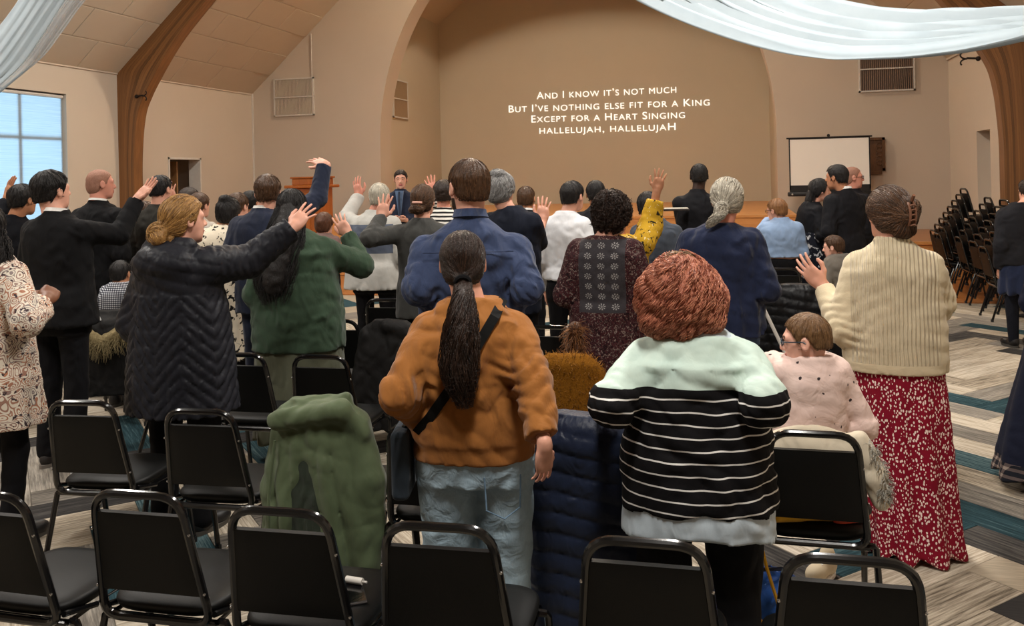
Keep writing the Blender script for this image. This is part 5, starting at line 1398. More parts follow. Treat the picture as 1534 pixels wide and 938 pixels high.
def m_hstripe(name, c0, c1, p, duty):
    t = NT(name); x, y, z = t.xyz(); f = t.math('LESS_THAN', t.math('FRACT', t.math('MULTIPLY', t.math('ADD', z, t.math('MULTIPLY', t.noise(6, 2), .02)), 1 / p)), duty)
    return t.out(t.mix(f, c0, c1), .85, t.bump(t.noise(12, 3), .25, .03), spec=.2)
def m_bird():
    t = NT('pink_bird_print'); v = t.n('ShaderNodeTexVoronoi', {'Vector': t.mapping((1, 1, 1)), 'Scale': 21.0}); n = t.noise(70, 2)
    f = t.math('LESS_THAN', t.math('ADD', v.outputs['Distance'], t.math('MULTIPLY', t.math('SUBTRACT', n, .5), .35)), .12)
    return t.out(t.mix(f, t.mix(t.noise(8, 3), lin(214, 186, 178), lin(234, 210, 200)), lin(60, 50, 52)), .85, t.bump(t.noise(14, 3, .5, None, .6), .35, .03), spec=.2)
def m_plaidhem():
    t = NT('navy_skirt_plaid_hem'); x, y, z = t.xyz()
    a = t.math('LESS_THAN', t.math('FRACT', t.math('MULTIPLY', t.math('ADD', x, y), 24)), .4); b = t.math('LESS_THAN', t.math('FRACT', t.math('MULTIPLY', z, 24)), .4)
    pl = t.ramp(t.math('MULTIPLY', t.math('ADD', a, b), .5), [(0, lin(26, 28, 36)), (.5, lin(92, 80, 78)), (1, lin(150, 136, 126))])
    return t.out(t.mix(t.math('LESS_THAN', z, .16), lin(20, 24, 42), pl), .85, t.bump(t.noise(10, 3), .25, .03), spec=.2)

C = lambda n, r, g, b, **k: cloth(n, lin(r, g, b), **k)
K_black = C('black_wool', 20, 20, 22); K_black2 = C('black_suiting', 24, 24, 28, rough=.75); K_navy = C('navy_suiting', 36, 42, 60); K_trous = C('black_trouser', 17, 17, 20); K_char = C('charcoal_knit', 62, 62, 60, weave=200, bump=.3)
J_light = m_denim('light_denim', lin(112, 140, 162), lin(186, 206, 216)); J_dark = m_denim('dark_denim', lin(24, 30, 46), lin(44, 56, 84)); J_mid = m_denim('mid_denim', lin(50, 66, 96), lin(84, 104, 136))
M_white_cl = C('white_cotton', 232, 230, 226)
M_blkplastic = plain('black_acetate', lin(12, 12, 13), .25)
DRK = dict(mat=K_trous)

# ------------------------------------------------------------------ the nearest row
def hood(P, I):
    Ht = I['Ht'] - .03; d = cap(P, (-.07, -.055, .85 * Ht), (.07, -.055, .85 * Ht), .02)
    d = smin(d, cap(P, (-.095, -.03, .85 * Ht), (-.085, .07, .845 * Ht), .022), .015); d = smin(d, cap(P, (.095, -.03, .85 * Ht), (.085, .07, .845 * Ht), .022), .015)
    d = smin(d, cap(P, (-.1, -.06, .84 * Ht), (-.025, -.155, .735 * Ht), .02, .022), .012); d = smin(d, cap(P, (.1, -.06, .84 * Ht), (.025, -.155, .735 * Ht), .02, .022), .012)
    return smin(d, ell(P, (0, -.105, .79 * Ht), (.08, .035, .07)), .02)
def hem_band(z, a, b, h=.05):
    return lambda P, I: np.maximum(Loft([(z - .01, a, b), (z + h, a + .004, b + .004)], 2.3)(P), 0 * P[:, 0] - 1)
K_rust = C('rust_fleece', 152, 98, 48, rough=.9, var=.14, weave=300, foldb=.35)
P1 = person('person with long brown ponytail in rust hoodie and light jeans', 3.08, 708, 692, 345, rot=12, face=17, hs=.93, sk='fair', tor=(.19, .185, .19, .195), dep=1.15, slope=.025,
    hair=dict(style='pony', c='dkbrown', t=.010, tie=(0, -.125, -.052), n=850, M=16, step=.0105, wob=.03, sr=.0011, slift=.0012, noise=.0025, balls=[((0, -.118, -.055), (.03, .022, .03))],
        tails=[dict(p=[(0, -.128, -.058), (.0, -.175, -.09), (-.004, -.215, -.16), (-.012, -.235, -.24), (-.018, -.245, -.33), (-.012, -.25, -.41), (0, -.25, -.49)], r=[.02, .028, .045, .06, .062, .05, .02], n=650, curl=.010, freq=.55, M=34, am=.012)]),
    wear=[dict(name='hoodie', mat=K_rust, hem=.80, neck=.845, slack=.010, r=(.07, .062, .047), fold=.016, ring=.010, adds=[hood], ext=[(.70 * 1.59, .192, .145), (.62 * 1.59, .198, .15), (.95, .205, .155, .0), (.87, .208, .158, 0.), (.845, .2, .15, 0.), (.79, .2, .15, 0.)], vox=.0075, k=.05, cuff=.8)],
    legs=dict(mat=J_light, r=.112, kr=.8, ar=.72, fold=.01, top=.9), L=dict(e=(600, 592), es=-1, zmax=.35, w=(626, 625), ws=1, f=(650, 625), fs=1, hand=True, pn=(0, 0, 1), curl=.8), R=dict(e=(798, 570), es=-1, w=(816, 672), ws=-1, f=(814, 742), fs=1, pn=(-.75, .65, 0), bare=.42, curl=.4))
# hair tie, cross-body strap and bag
b = MB(); H = P1['H2L']
b.tube([H(np.array((.026 * math.cos(a), -.128 - .012 * math.sin(a), -.058 + .024 * math.sin(a)))) for a in np.linspace(0, 2 * math.pi, 14)[:-1]], .009, 7, True); b.build('hair_tie', K_black, P1['root'])
def strap_on(I, pts, w, mat, infl=.03, name='strap'):
    """flat band laid over the back of a garment: pts are (x, z); depth follows the torso"""
    b = MB(); V = []; F = []; n = len(pts)
    for i, (x, z) in enumerate(pts):
        a, bb, yo, xo = [float(v) for v in I['TL'].sec(z)]; a += infl; bb += infl; q = max(0., 1 - abs(x / a) ** 2.3); y = yo - bb * q ** (1 / 2.3) - .012
        p0 = np.array(pts[max(i - 1, 0)]); p1 = np.array(pts[min(i + 1, n - 1)]); t = (p1 - p0) / np.linalg.norm(p1 - p0); nx, nz = -t[1] * w / 2, t[0] * w / 2
        for s, dy in ((1, 0), (-1, 0), (-1, .006), (1, .006)): V.append((x + s * nx, y - dy, z + s * nz))
    for i in range(n - 1):
        for k in range(4): F.append((i * 4 + k, i * 4 + (k + 1) % 4, i * 4 + 4 + (k + 1) % 4, i * 4 + 4 + k))
    b.add(V, F); return b.build(name, mat, I['root'])
M_strap = C('black_webbing', 22, 22, 22)
bag = tag(empty('crossbody_bag', P1['root'].location, P1['root'].rotation_euler.z), 'dark crossbody bag on black strap at the hoodie woman\'s hip', 'bag')
I2 = dict(P1); I2['root'] = bag
strap_on(I2, [(.115, 1.345), (.09, 1.30), (.02, 1.19), (-.06, 1.07), (-.14, .96), (-.19, .90)], .034, M_strap, .022)
b = MB(); b.rbox((-.285, -.10, .66), (-.222, .12, .90), .02, 3); b.build('bag_body', C('slate_canvas', 52, 62, 72), bag)
b = MB(); b.tube([(-.2, -.02, .9), (-.235, -.04, .915), (-.25, -.02, .89)], .012, 6); b.rbox((-.292, -.03, .80), (-.284, .03, .87), .003, 1); b.build('buckle', M_blkplastic, bag)
# back pocket stitching on the jeans
b = MB()
for (x, z, w, h) in ((.11, .70, .065, .13),):
    pts = [(x - w, z + h / 2), (x - w * .92, z - h * .35), (x, z - h / 2 - .01), (x + w * .8, z - h * .35), (x + w * .85, z + h / 2)]
    b.tube([(px_, -.165 + .0 * px_ + .5 * max(0, px_ - .1), pz) for px_, pz in pts], .003, 5)
b.build('pocket_seam', m_denim('denim_seam', lin(90, 116, 140), lin(120, 146, 168)), P1['root'])

P2 = person('person with copper curly bob in mint and black striped top', 2.93, 1040, 1018, 378, rot=2, face=8, hs=.97, sk='fair', tor=(.205, .205, .215, .23), dep=1.3, slope=.045,
    hair=dict(style='bob', c='red', dims=(.152, .14, .13, -.025), cut=-.15, n=2600, M=22, step=.0105, wob=.1, sr=.0013, slift=.003, noise=.010, nsc=1.9, grav=.9, lift=.018, wave=(.011, .062), balls=[((-.07, -.085, -.085), (.07, .058, .055)), ((.07, -.08, -.085), (.066, .058, .052)), ((0, -.1, -.105), (.066, .05, .045))]),
    wear=[dict(name='undershirt', mat=C('pale_blue_cotton', 198, 212, 222), hem=.585, sleeves=False, slack=.004, fold=.008, ext=[(.95, .23, .17), (.80, .238, .18), (.58, .248, .185)], neck=.83, hemwave=.015, vox=.0095),
          dict(name='top', mat=m_striped_top(), hem=.672, neck=.812, slack=.010, r=(.072, .072, .058), cuff=.35, fold=.012, ring=.007, ext=[(1.10, .21, .165), (.95, .226, .172), (.80, .238, .18), (.66, .242, .182)], hemwave=.008, vox=.0085)],
    legs=dict(mat=K_trous, r=.115, kr=.75, ar=.62), L=dict(e=(918, 605), es=-1, w=(905, 600), ws=1, f=(930, 600), fs=1, curl=.6, pn=(0, 0, 1), bare=.65), R=dict(e=(1143, 602), es=-1, w=(1150, 600), ws=1, f=(1130, 600), fs=1, curl=.6, pn=(0, 0, 1), bare=.65))
# lighter roots at the crown as a tuft of grey-blond strands
rng = np.random.default_rng(3); n = 260; th = rng.normal(size=n) * 1.2 - math.pi / 2; s = np.linspace(0, 1, 9)[None, :, None]
d0 = np.stack([np.cos(th) * .9, np.sin(th) * .75, np.zeros(n)], 1); st_ = np.array((0, -.02, .125)) + d0 * rng.random((n, 1)) * .02
pth = st_[:, None] + d0[:, None] * s * .085 + np.array((0, 0, -1.))[None, None] * s ** 2 * .055 + np.array((0, 0, .012)) + rng.normal(size=(n, 9, 3)) * .0016
V, Q, tv = tubes(P2['H2L'](pth.reshape(-1, 3)).reshape(pth.shape), .0014, .0006); o = link(bpy.data.objects.new('hair_roots', np_mesh('hair_roots', V, Q, [HAIR['ltbrown']], None, tv)), P2['root']); o['kind'] = 'stuff'

# boy with glasses sitting on the chair
g2 = chairs['G2']; bx, by = g2.location.x, g2.location.y
P5 = person('person, small boy in glasses and pale pink shirt sitting on a chair', 3.38, 1212, 1216, 467, rot=20, face=78, pitch=-6, hs=.86, sk='child', tor=(.135, .125, .125, .13), dep=.9, base=(bx + .02, by + .03, -.07), T=1.33, shoe=False, vox=.008,
    hair=dict(style='short', c='ltbrown', t=.008, lo=.045, n=600, sr=.001, M=6, step=.007, slift=.001, noise=.002, grav=.3, crown=(.0, -.05, .12)),
    wear=[dict(name='shirt', mat=m_bird(), hem=.515, neck=.84, slack=.010, r=(.055, .048, .036), fold=.006, ring=.006, ext=[(.8, .138, .105), (.65, .145, .115), (.49, .155, .12)])],
    legs=dict(mat=M_yel, r=.065, top=.62, pose=[((-.06, -.03, .575), (-.22, -.10, .565), (.0, -.14, .558)), ((.06, -.02, .57), (.1, .14, .565), (-.04, .1, .55))], fold=.008),
    L=dict(e=(1160, 545), es=1, w=(1128, 560), ws=1, f=(1105, 565), fs=1, curl=.5), R='front')
glasses(P5, plain('teal_frame', lin(30, 52, 66), .3))
make_shoe(P5['root'], 'shoe', (.085, -.14, .517), -1.3, .17, plain('black_orange_shoe', lin(18, 18, 20), .5), plain('orange_sole', lin(232, 84, 52), .5), .07, .075)
make_shoe(P5['root'], 'shoe', (-.1, .11, .517), 1.4, .17, plain('black_orange_shoe', lin(18, 18, 20), .5), plain('orange_sole', lin(232, 84, 52), .5), .07, .075)

# ------------------------------------------------------------------ second and third rows
K_blue = C('blue_shirt_cotton', 56, 68, 98, var=.14, foldb=.5)
P3 = person('person, tall broad man with short brown hair in blue shirt', 3.98, 708, 704, 236, rot=12, face=40, pitch=2, hs=1.08, sk='fair', tor=(.25, .225, .225, .22), dep=1.15, slope=.04,
    hair=dict(style='short', c='brown', t=.009, n=700, M=6, step=.006, sr=.0011, slift=.001, noise=.002, beard=True, grav=.5),
    wear=[dict(mat=K_blue, hem=.86, neck=.858, slack=.012, r=(.078, .068, .054), fold=.013, ring=.009, rip=.005)], legs=DRK, L=dict(e=(628, 432), es=-1, zmax=.3, w=(650, 445), ws=1, f=(690, 440), fs=1, curl=.6, pn=(0, 0, 1)), R=dict(e=(790, 432), es=-1, zmax=.3, w=(765, 445), ws=1, f=(730, 440), fs=1, curl=.6, pn=(0, 0, 1)))
collar(P3, K_blue, .078, .853, .035)
b = MB(); Ht = P3['Ht']; b.tube([(x, -(.135 * 1.0) - .012 - .02 * (1 - (x / .24) ** 2), .775 * Ht + .0) for x in np.linspace(-.2, .2, 12)], .003, 5); b.build('yoke_seam', K_blue, P3['root'])

def coat_quilt(P, I):
    x, z = P[:, 0], P[:, 2]; th = np.arctan2(P[:, 0], -P[:, 1])
    u = np.abs(((th / .35 + .5) % 1) - .5) * .35                          # chevrons around the back
    q = np.abs(np.sin(np.pi * (z - .16 * np.abs((((th) / 1.3 + .5) % 1) - .5) * 2) / .062)) ** .4 * np.abs(np.sin(np.pi * th / .325)) ** .15
    out = .012 * q * (z < 1.22) + .007 * np.abs(np.sin(np.pi * (z + .3 * x) / .06)) ** .45 * (z >= 1.22)
    a = I['arms'][1]; d1 = cap(P, a['S'], a['E'], .0); d2 = cap(P, a['E'], a['W'], .0); near = np.minimum(d1, d2) < .105
    ax = (a['W'] - a['S']) / np.linalg.norm(a['W'] - a['S']); u = (P - a['S'].astype(f4)) @ ax.astype(f4); on = near & (u > .03)
    return np.where(on, .009 * np.abs(np.sin(np.pi * (u + .03 * np.sin(P[:, 2] * 20)) / .042)) ** .45, out).astype(f4)
K_quilt = C('black_quilted_nylon', 34, 35, 41, rough=.5, weave=300, bump=.06, fold=26, foldb=.12)
def hood6(P, I):
    Ht = I['Ht']; d = cap(P, (-.1, -.07, .845 * Ht), (.1, -.07, .845 * Ht), .045); return smin(d, ell(P, (0, -.13, .80 * Ht), (.17, .075, .085)), .04)
P6 = person('person with blonde bun in long black quilted coat raising one arm', 4.45, 270, 268, 292, rot=-2, face=-30, pitch=2, hs=1.03, sk='fair', tor=(.205, .2, .215, .23), dep=1.25,
    hair=dict(style='bun', c='blonde', t=.014, tie=(0, -.135, -.055), n=800, M=14, step=.0105, wob=.08, sr=.0012, noise=.004, balls=[((0, -.135, -.05), (.062, .05, .055)), ((.03, -.15, -.075), (.04, .035, .04)), ((-.035, -.14, -.07), (.04, .035, .04))],
        tails=[dict(p=[(.05, -.1, -.07), (.06, -.1, -.12), (.055, -.09, -.17)], r=[.016, .014, .004], n=60, curl=.008, M=12)]),
    wear=[dict(name='coat', mat=K_quilt, hem=.63, neck=.862, slack=.014, r=(.092, .08, .058), fold=.005, ring=.0, quilt=coat_quilt, adds=[hood6], ext=[(1.1, .225, .17), (.9, .245, .185), (.62, .265, .2)], vox=.0085, cuff=.98)],
    legs=dict(mat=K_trous, r=.1), L='front', R=dict(e=(372, 392), es=1, w=(437, 342), ws=1, f=(470, 305), fs=1, s=(.03, .0, .02), pn=(.3, 1, .4), curl=.2, spread=1.3, hsz=1.08))

K_green = C('forest_green_knit', 54, 72, 56, rough=.9, var=.1, weave=260, bump=.25, foldb=.3)
P7 = person('person with long black hair in forest green sweater, hand raised', 5.6, 446, 436, 284, rot=10, face=18, hs=1.0, sk='fair', tor=(.225, .235, .26, .275), dep=1.4, slope=.02,
    hair=dict(style='long', c='black', t=.018, n=500, M=14, step=.012, sr=.0013, noise=.005,
        tails=[dict(p=[(0, -.09, .02), (-.01, -.135, -.08), (-.03, -.175, -.2), (-.06, -.205, -.34), (-.08, -.225, -.46), (-.08, -.235, -.58)], r=[.075, .10, .12, .125, .115, .075], n=700, curl=.012, freq=.5, M=28, flat=.32, am=.012, vox=.012)]),
    wear=[dict(name='sweater', mat=K_green, hem=.70, neck=.85, slack=.010, r=(.085, .08, .054), fold=.010, ext=[(1.05, .265, .2), (.88, .285, .21), (.69, .285, .208)])],
    legs=dict(skirt=dict(secs=[(.12, .30, .22), (.45, .295, .215), (.78, .28, .2)], mat=C('olive_grey_skirt', 84, 86, 70), rip=.01)), L='front', R=dict(e=(541, 398), es=1, w=(521, 352), ws=1, f=(502, 318), fs=1, pn=(-.2, 1, .2), curl=.3, spread=1.2, hsz=1.08))

P4 = person('person with claw-clipped auburn hair in cream cardigan and red skirt', 4.02, 1338, 1334, 280, rot=-6, face=16, hs=1.02, sk='fair', tor=(.19, .19, .2, .205), dep=1.1, slope=.015,
    hair=dict(style='updo', c='brown', t=.02, tie=(.03, -.13, -.0), n=800, M=12, step=.011, sr=.0012, noise=.005, wob=.12, balls=[((.03, -.115, .01), (.05, .035, .075)), ((.02, -.1, -.06), (.055, .04, .04)), ((.065, -.09, .03), (.035, .035, .05))]),
    wear=[dict(name='cardigan', mat=m_rib_knit(), hem=.845, neck=.862, slack=.014, r=(.072, .078, .046), cuff=.93, fold=.007, ring=.010, ext=[(1.12, .198, .15), (.98, .21, .155), (.89, .21, .155), (.84, .205, .15)], vox=.009)],
    legs=dict(skirt=dict(secs=[(.02, .208, .19, 0, .06), (.15, .203, .18, 0, .05), (.5, .205, .165, 0, .03), (.95, .2, .145, 0, 0)], mat=m_dots('red_ditsy_print', lin(128, 12, 38), lin(236, 214, 206), 98, .47), rip=.016, n=10)),
    L=dict(e=(1265, 492), es=-1, w=(1232, 428), ws=1, f=(1190, 384), fs=1, pn=(.3, 1, .5), curl=.3, spread=1.1, bare=.16, hsz=1.12), R=dict(e=(1403, 450), es=1, w=(1410, 470), ws=1, f=(1390, 470), fs=1, pn=(0, 0, 1), curl=.6))
b = MB(); H = P4['H2L']
for sx in (-1, 1):
    b.tube([H(np.array((.035 + sx * .012, -.125 - .035 * math.sin(a), .01 + .055 * math.cos(a)))) for a in np.linspace(.1, 3.0, 9)], .006, 6)
for k in range(5):
    z = -.04 + k * .022; b.tube([H(np.array(p)) for p in ((.023, -.158, z), (.035, -.166, z + .006), (.048, -.158, z))], .004, 5)
b.tube([H(np.array((.035, -.15, .07))), H(np.array((.035, -.17, .095)))], .008, 6)
b.build('claw_clip', plain('brown_clip', lin(120, 80, 60), .3), P4['root'])
glasses(P4, M_blkplastic)

P24 = person('person with short curly dark hair in maroon print dress', 5.1, 908, 914, 285, rot=-2, face=-14, hs=1.03, sk='fair', tor=(.2, .21, .205, .215), dep=1.15,
    hair=dict(style='short', c='dkbrown', t=.026, n=1600, M=9, step=.008, wob=.3, sr=.0014, slift=.004, noise=.016, nsc=3.6, wave=(.007, .03), lift=.026, lo=-.01, grav=.2),
    wear=[dict(name='dress', mat=m_maroon_panel(), hem=.25, neck=.84, slack=.008, r=(.068, .062, .05), fold=.007, rip=.012, ripz=.95, ext=[(1.0, .205, .15), (.85, .225, .165), (.6, .25, .19), (.24, .28, .22)])], legs=dict(mat=K_trous, r=.08), L='front', R='front')
K_navysw = C('navy_sweatshirt', 34, 42, 68, foldb=.45)
P28 = person('person with thinning grey hair tied back in navy sweatshirt', 5.05, 1081, 1089, 266, rot=2, face=8, pitch=-4, hs=1.0, sk='pink', tor=(.215, .205, .215, .215), dep=1.15,
    hair=dict(style='pony', c='grey', t=.016, tie=(-.04, -.12, -.045), n=700, M=12, step=.011, wob=.12, sr=.0014, noise=.006, balls=[((-.045, -.12, -.05), (.04, .035, .035)), ((-.06, -.13, -.085), (.035, .03, .035))],
        tails=[dict(p=[(-.05, -.13, -.07), (-.075, -.145, -.1), (-.1, -.15, -.13), (-.12, -.15, -.16)], r=[.03, .036, .03, .01], n=160, curl=.014, freq=1.6, M=16)]),
    wear=[dict(mat=K_navysw, name='sweatshirt', hem=.83, neck=.848, slack=.012, r=(.075, .068, .054), fold=.012, rip=.010, ripz=1.3)], legs=dict(mat=J_mid, r=.085), L='front', R='front')
P10 = person('person, dark-haired man in black coat with arm raised toward window', 5.5, 88, 72, 254, rot=-4, face=-14, pitch=6, hs=1.05, sk='fair', tor=(.225, .21, .205, .21), dep=1.1,
    hair=dict(style='short', c='black', t=.016, n=420, M=7, step=.008, sr=.0013, noise=.006, lift=.018),
    wear=[dict(name='coat', mat=K_black, hem=.9, neck=.862, slack=.014, r=(.075, .066, .054), fold=.006, ext=[(1.1, .215, .155), (.88, .24, .17)])], legs=dict(mat=K_trous, r=.09, ar=.7), shoe=(plain('shoe_brown_black', lin(34, 28, 26), .6), plain('sole_grey', lin(120, 112, 104), .7)),
    R=dict(e=(178, 352), es=1, w=(205, 300), ws=1, f=(236, 264), fs=1, pn=(-.35, -1, .2), curl=.12, spread=.8, hsz=1.12), L='down')
collar(P10, M_white_cl, .067, .857, .022)
P11 = person('person with long black braids in cream paisley dress', 4.35, -8, -26, 305, rot=-8, face=34, hs=1.0, sk='brown', tor=(.19, .19, .18, .2), dep=1.05,
    hair=dict(style='long', c='black', t=.02, n=200, tails=[dict(p=[(.05, -.08, .0), (.085, -.12, -.12), (.095, -.15, -.25), (.10, -.17, -.38), (.10, -.18, -.5)], r=[.05, .06, .055, .045, .02], n=160, curl=.01, freq=1.4, M=24), dict(p=[(-.03, -.1, .0), (-.05, -.14, -.15), (-.06, -.15, -.35), (-.05, -.15, -.5)], r=[.06, .07, .06, .02], n=120, curl=.01, freq=1.4, M=24)]),
    wear=[dict(name='dress', mat=m_paisley(), hem=.60, neck=.85, slack=.012, r=(.07, .072, .075), cuff=.6, fold=.008, rip=.012, ripz=1.0, ext=[(1.0, .19, .14), (.85, .205, .155), (.59, .24, .18)], n=2.2)], legs=dict(mat=K_trous, r=.075), L='front',
    R=dict(e=(40, 482), es=-1, w=(68, 450), ws=1, f=(86, 422), fs=1, pn=(-.6, .8, 0), curl=1.55, spread=.2, bare=.55, hsz=1.2))
# ------------------------------------------------------------------ middle and front rows
P8 = person('person with dark hair bun in cream dress with black floral print', 7.05, 336, 340, 290, rot=4, face=6, hs=1.02, sk='tan', tor=(.2, .2, .19, .2), dep=1.1,
    hair=dict(style='bun', c='black', t=.016, noise=.005, n=200, tie=(0, -.08, .09), balls=[((0, -.06, .115), (.05, .045, .035))], lift=.04),
    wear=[dict(name='dress', mat=m_blotch('black_floral_on_cream', lin(232, 220, 198), [(lin(22, 20, 20), .575)], 24, warp=.5), hem=.35, neck=.85, r=(.07, .062, .05), fold=.006, rip=.012, ext=[(.9, .21, .15), (.34, .25, .19)])], legs=dict(mat=K_trous, r=.07), L='front', R='front')
P9 = person('person in navy suit with right arm stretched high', 6.4, 396, 400, 260, rot=4, face=22, hs=1.05, sk='fair', tor=(.23, .21, .2, .2), dep=1.05,
    hair=dict(style='short', c='brown', t=.016, n=240, noise=.007, lift=.018), wear=[dict(name='suit_jacket', mat=K_navy, hem=.82, neck=.862, slack=.018, r=(.08, .07, .056), fold=.005)], legs=dict(mat=K_navy), L='front',
    R=dict(e=(476, 297), es=1, w=(486, 246), ws=1, f=(464, 236), fs=1, s=(.02, 0, .04), pn=(-.3, .6, -.8), curl=.2, spread=1.3, hsz=1.1))
collar(P9, M_white_cl, .066, .858, .02)
P12 = person('person, bald man in black hooded sweatshirt near the window', 7.3, 150, 146, 254, rot=-5, face=-36, hs=1.04, sk='pink', tor=(.24, .23, .23, .22), dep=1.2,
    hair=dict(style='bald', c='stubble', lift=.002), wear=[dict(name='hoodie', mat=C('black_fleece', 18, 18, 20), hem=.86, neck=.862, slack=.014, r=(.08, .075, .056), fold=.006, adds=[hood])], legs=dict(mat=J_dark, r=.09), L='front', R='front')
collar(P12, M_white_cl, .07, .862, .018)
P14 = person('person, small child in black and white gingham shirt', 6.95, 180, 178, 390, rot=5, face=8, hs=.86, sk='tan', tor=(.15, .14, .135, .14), dep=.9,
    hair=dict(style='short', c='black', t=.011, n=160, lift=.012), wear=[dict(mat=m_gingham(), hem=.55, neck=.85, r=(.052, .045, .036), fold=.006)], legs=dict(mat=K_trous, r=.062), L='down', R='front')
P15 = person('person with black hair in black coat, hand up before the window', 6.9, 22, 30, 276, rot=0, face=-8, hs=1.0, sk='tan', tor=(.22, .2, .2, .2),
    hair=dict(style='short', c='black', t=.016, noise=.006), wear=[dict(name='coat', mat=C('black_parka', 16, 17, 22), hem=.7, neck=.865, slack=.02, r=(.085, .075, .06), fold=.006)], legs=DRK, R='front',
    L=dict(e=(-6, 345), es=1, w=(10, 300), ws=1, f=(18, 260), fs=1, pn=(.4, 1, 0), curl=.2, hsz=1.25))
P13 = person('person behind the blonde bun with palm raised, dark jacket', 7.6, 238, 238, 262, rot=-6, face=-6, hs=1.0, sk='fair', tor=(.22, .2, .19, .19),
    hair=dict(style='short', c='black', t=.012), wear=[dict(name='jacket', mat=C('olive_black_jacket', 44, 42, 38), hem=.85, neck=.86, r=(.075, .065, .055))], legs=DRK, L='front', R=dict(e=(275, 335), es=1, w=(257, 302), ws=1, f=(250, 258), fs=1, pn=(-.2, 1, .1), curl=.2, spread=1.5, hsz=1.12))
P13b = person('person with brown hair in grey patterned top behind the raised sleeve', 8.15, 212, 214, 302, rot=-8, face=-15, hs=1.0, sk='fair', tor=(.18, .18, .17, .18),
    hair=dict(style='long', c='brown', t=.018, n=160, tails=[dict(p=[(0, -.09, 0), (0, -.12, -.1), (0, -.13, -.22)], r=[.07, .08, .03], n=100, M=12, flat=.5)]), wear=[dict(mat=m_blotch('grey_white_pattern', lin(60, 58, 60), [(lin(200, 196, 190), .55)], 30), hem=.85, neck=.85)], legs=DRK, L='front', R='front')
for (nm, D_, px_, top_, hc_, col_, sk_, st_) in [
    ('person with dark hair glimpsed near the doorway', 8.8, 281, 281, 'dkbrown', (70, 62, 60), 'fair', 'short'),
    ('person with brown hair and pale collar right of the blonde bun', 8.4, 296, 289, 'brown', (196, 188, 176), 'fair', 'short'),
    ('person with brown hair between floral dress and navy suit', 8.0, 354, 289, 'brown', (90, 84, 80), 'fair', 'short'),
    ('person with black hair just behind the navy suit', 8.9, 373, 286, 'black', (52, 50, 56), 'tan', 'short')]:
    person(nm, D_, px_, px_, top_, rot=0, face=-8, hs=1.0, sk=sk_, hair=dict(style=st_, c=hc_, t=.016, noise=.006, n=120), wear=[dict(mat=C('shirt_%d_%d_%d' % col_, *col_), hem=.85, neck=.86)], legs=DRK, L='front', R='front')
P34 = person('person with small auburn bun seen beside the green sleeve', 9.0, 484, 484, 318, rot=0, hs=1.0, sk='fair', tor=(.17, .16, .15, .17),
    hair=dict(style='bun', c='auburn', t=.016, noise=.005, n=120, balls=[((0, -.1, .03), .04)]), wear=[dict(mat=C('mauve_knit', 120, 96, 92), hem=.8, neck=.85)], legs=DRK, L='front', R='front')
K_silverjk = C('light_grey_windbreaker', 176, 174, 168, rough=.55, foldb=.5)
def m_twotone():
    t = NT('grey_windbreaker_two_tone'); x, y, z = t.xyz(); f = t.math('MULTIPLY', t.math('LESS_THAN', z, 1.38), t.math('GREATER_THAN', z, 1.13))
    f = t.math('MULTIPLY', f, t.math('LESS_THAN', t.math('ABSOLUTE', x), .2))
    return t.out(t.mix(f, t.mix(t.noise(9, 3), lin(160, 158, 152), lin(196, 194, 188)), lin(84, 92, 108)), .6, t.bump(t.noise(9, 3, .5, None, .8), .25, .03), spec=.3)
P17 = person('person, elderly man with grey hair in silver windbreaker, palm up', 7.6, 562, 567, 273, rot=4, face=8, hs=1.05, sk='pink', tor=(.215, .21, .215, .21), dep=1.15,
    hair=dict(style='short', c='grey', t=.008, n=220), wear=[dict(name='windbreaker', mat=m_twotone(), hem=.82, neck=.862, slack=.014, r=(.075, .068, .054), fold=.009, rip=.008, flare=.03, ext=[(1.0, .24, .17), (.81, .26, .19)])], legs=DRK,
    L=dict(e=(519, 326), es=1, w=(538, 294), ws=1, f=(531, 260), fs=1, pn=(.3, 1, .1), curl=.3, spread=1.2, hsz=1.12), R='front')
P18 = person('person with brown bun and pink clip in charcoal cardigan', 6.42, 634, 632, 276, rot=5, face=2, hs=.98, sk='fair', tor=(.18, .175, .175, .19),
    hair=dict(style='bun', c='brown', t=.013, tie=(-.02, -.12, -.05), n=420, M=12, step=.011, balls=[((-.01, -.115, -.055), (.055, .04, .035)), ((-.045, -.11, -.06), (.035, .03, .03))]), wear=[dict(name='cardigan', mat=K_char, hem=.75, neck=.855, r=(.07, .064, .05), fold=.006, ext=[(.95, .19, .14), (.74, .2, .15)])], legs=DRK, R='front',
    L=dict(e=(553, 357), es=-1, w=(571, 327), ws=1, f=(579, 286), fs=1, pn=(-.1, 1, .1), curl=.15, spread=1.5, hsz=1.15))
b = MB(); H = P18['H2L']; b.tube([H(np.array(p)) for p in ((-.045, -.118, -.004), (-.01, -.128, -.004), (.03, -.122, -.006))], .009, 8); b.build('hair_clip', plain('pink_clip', lin(224, 170, 150), .4), P18['root'])
P19 = person('person with dark hair in black and white striped shirt, palm raised', 7.8, 666, 664, 270, rot=0, face=20, hs=1.0, sk='pink', tor=(.19, .18, .17, .18),
    hair=dict(style='short', c='dkbrown', t=.02, noise=.008), wear=[dict(mat=m_hstripe('breton_stripe', lin(28, 27, 28), lin(226, 222, 214), .036, .55), hem=.85, neck=.86, r=(.065, .06, .05))], legs=DRK, R='front', L=dict(e=(640, 330), es=1, w=(649, 292), ws=1, f=(640, 252), fs=1, pn=(-.1, 1, .1), curl=.2, spread=1.4, hsz=1.15))
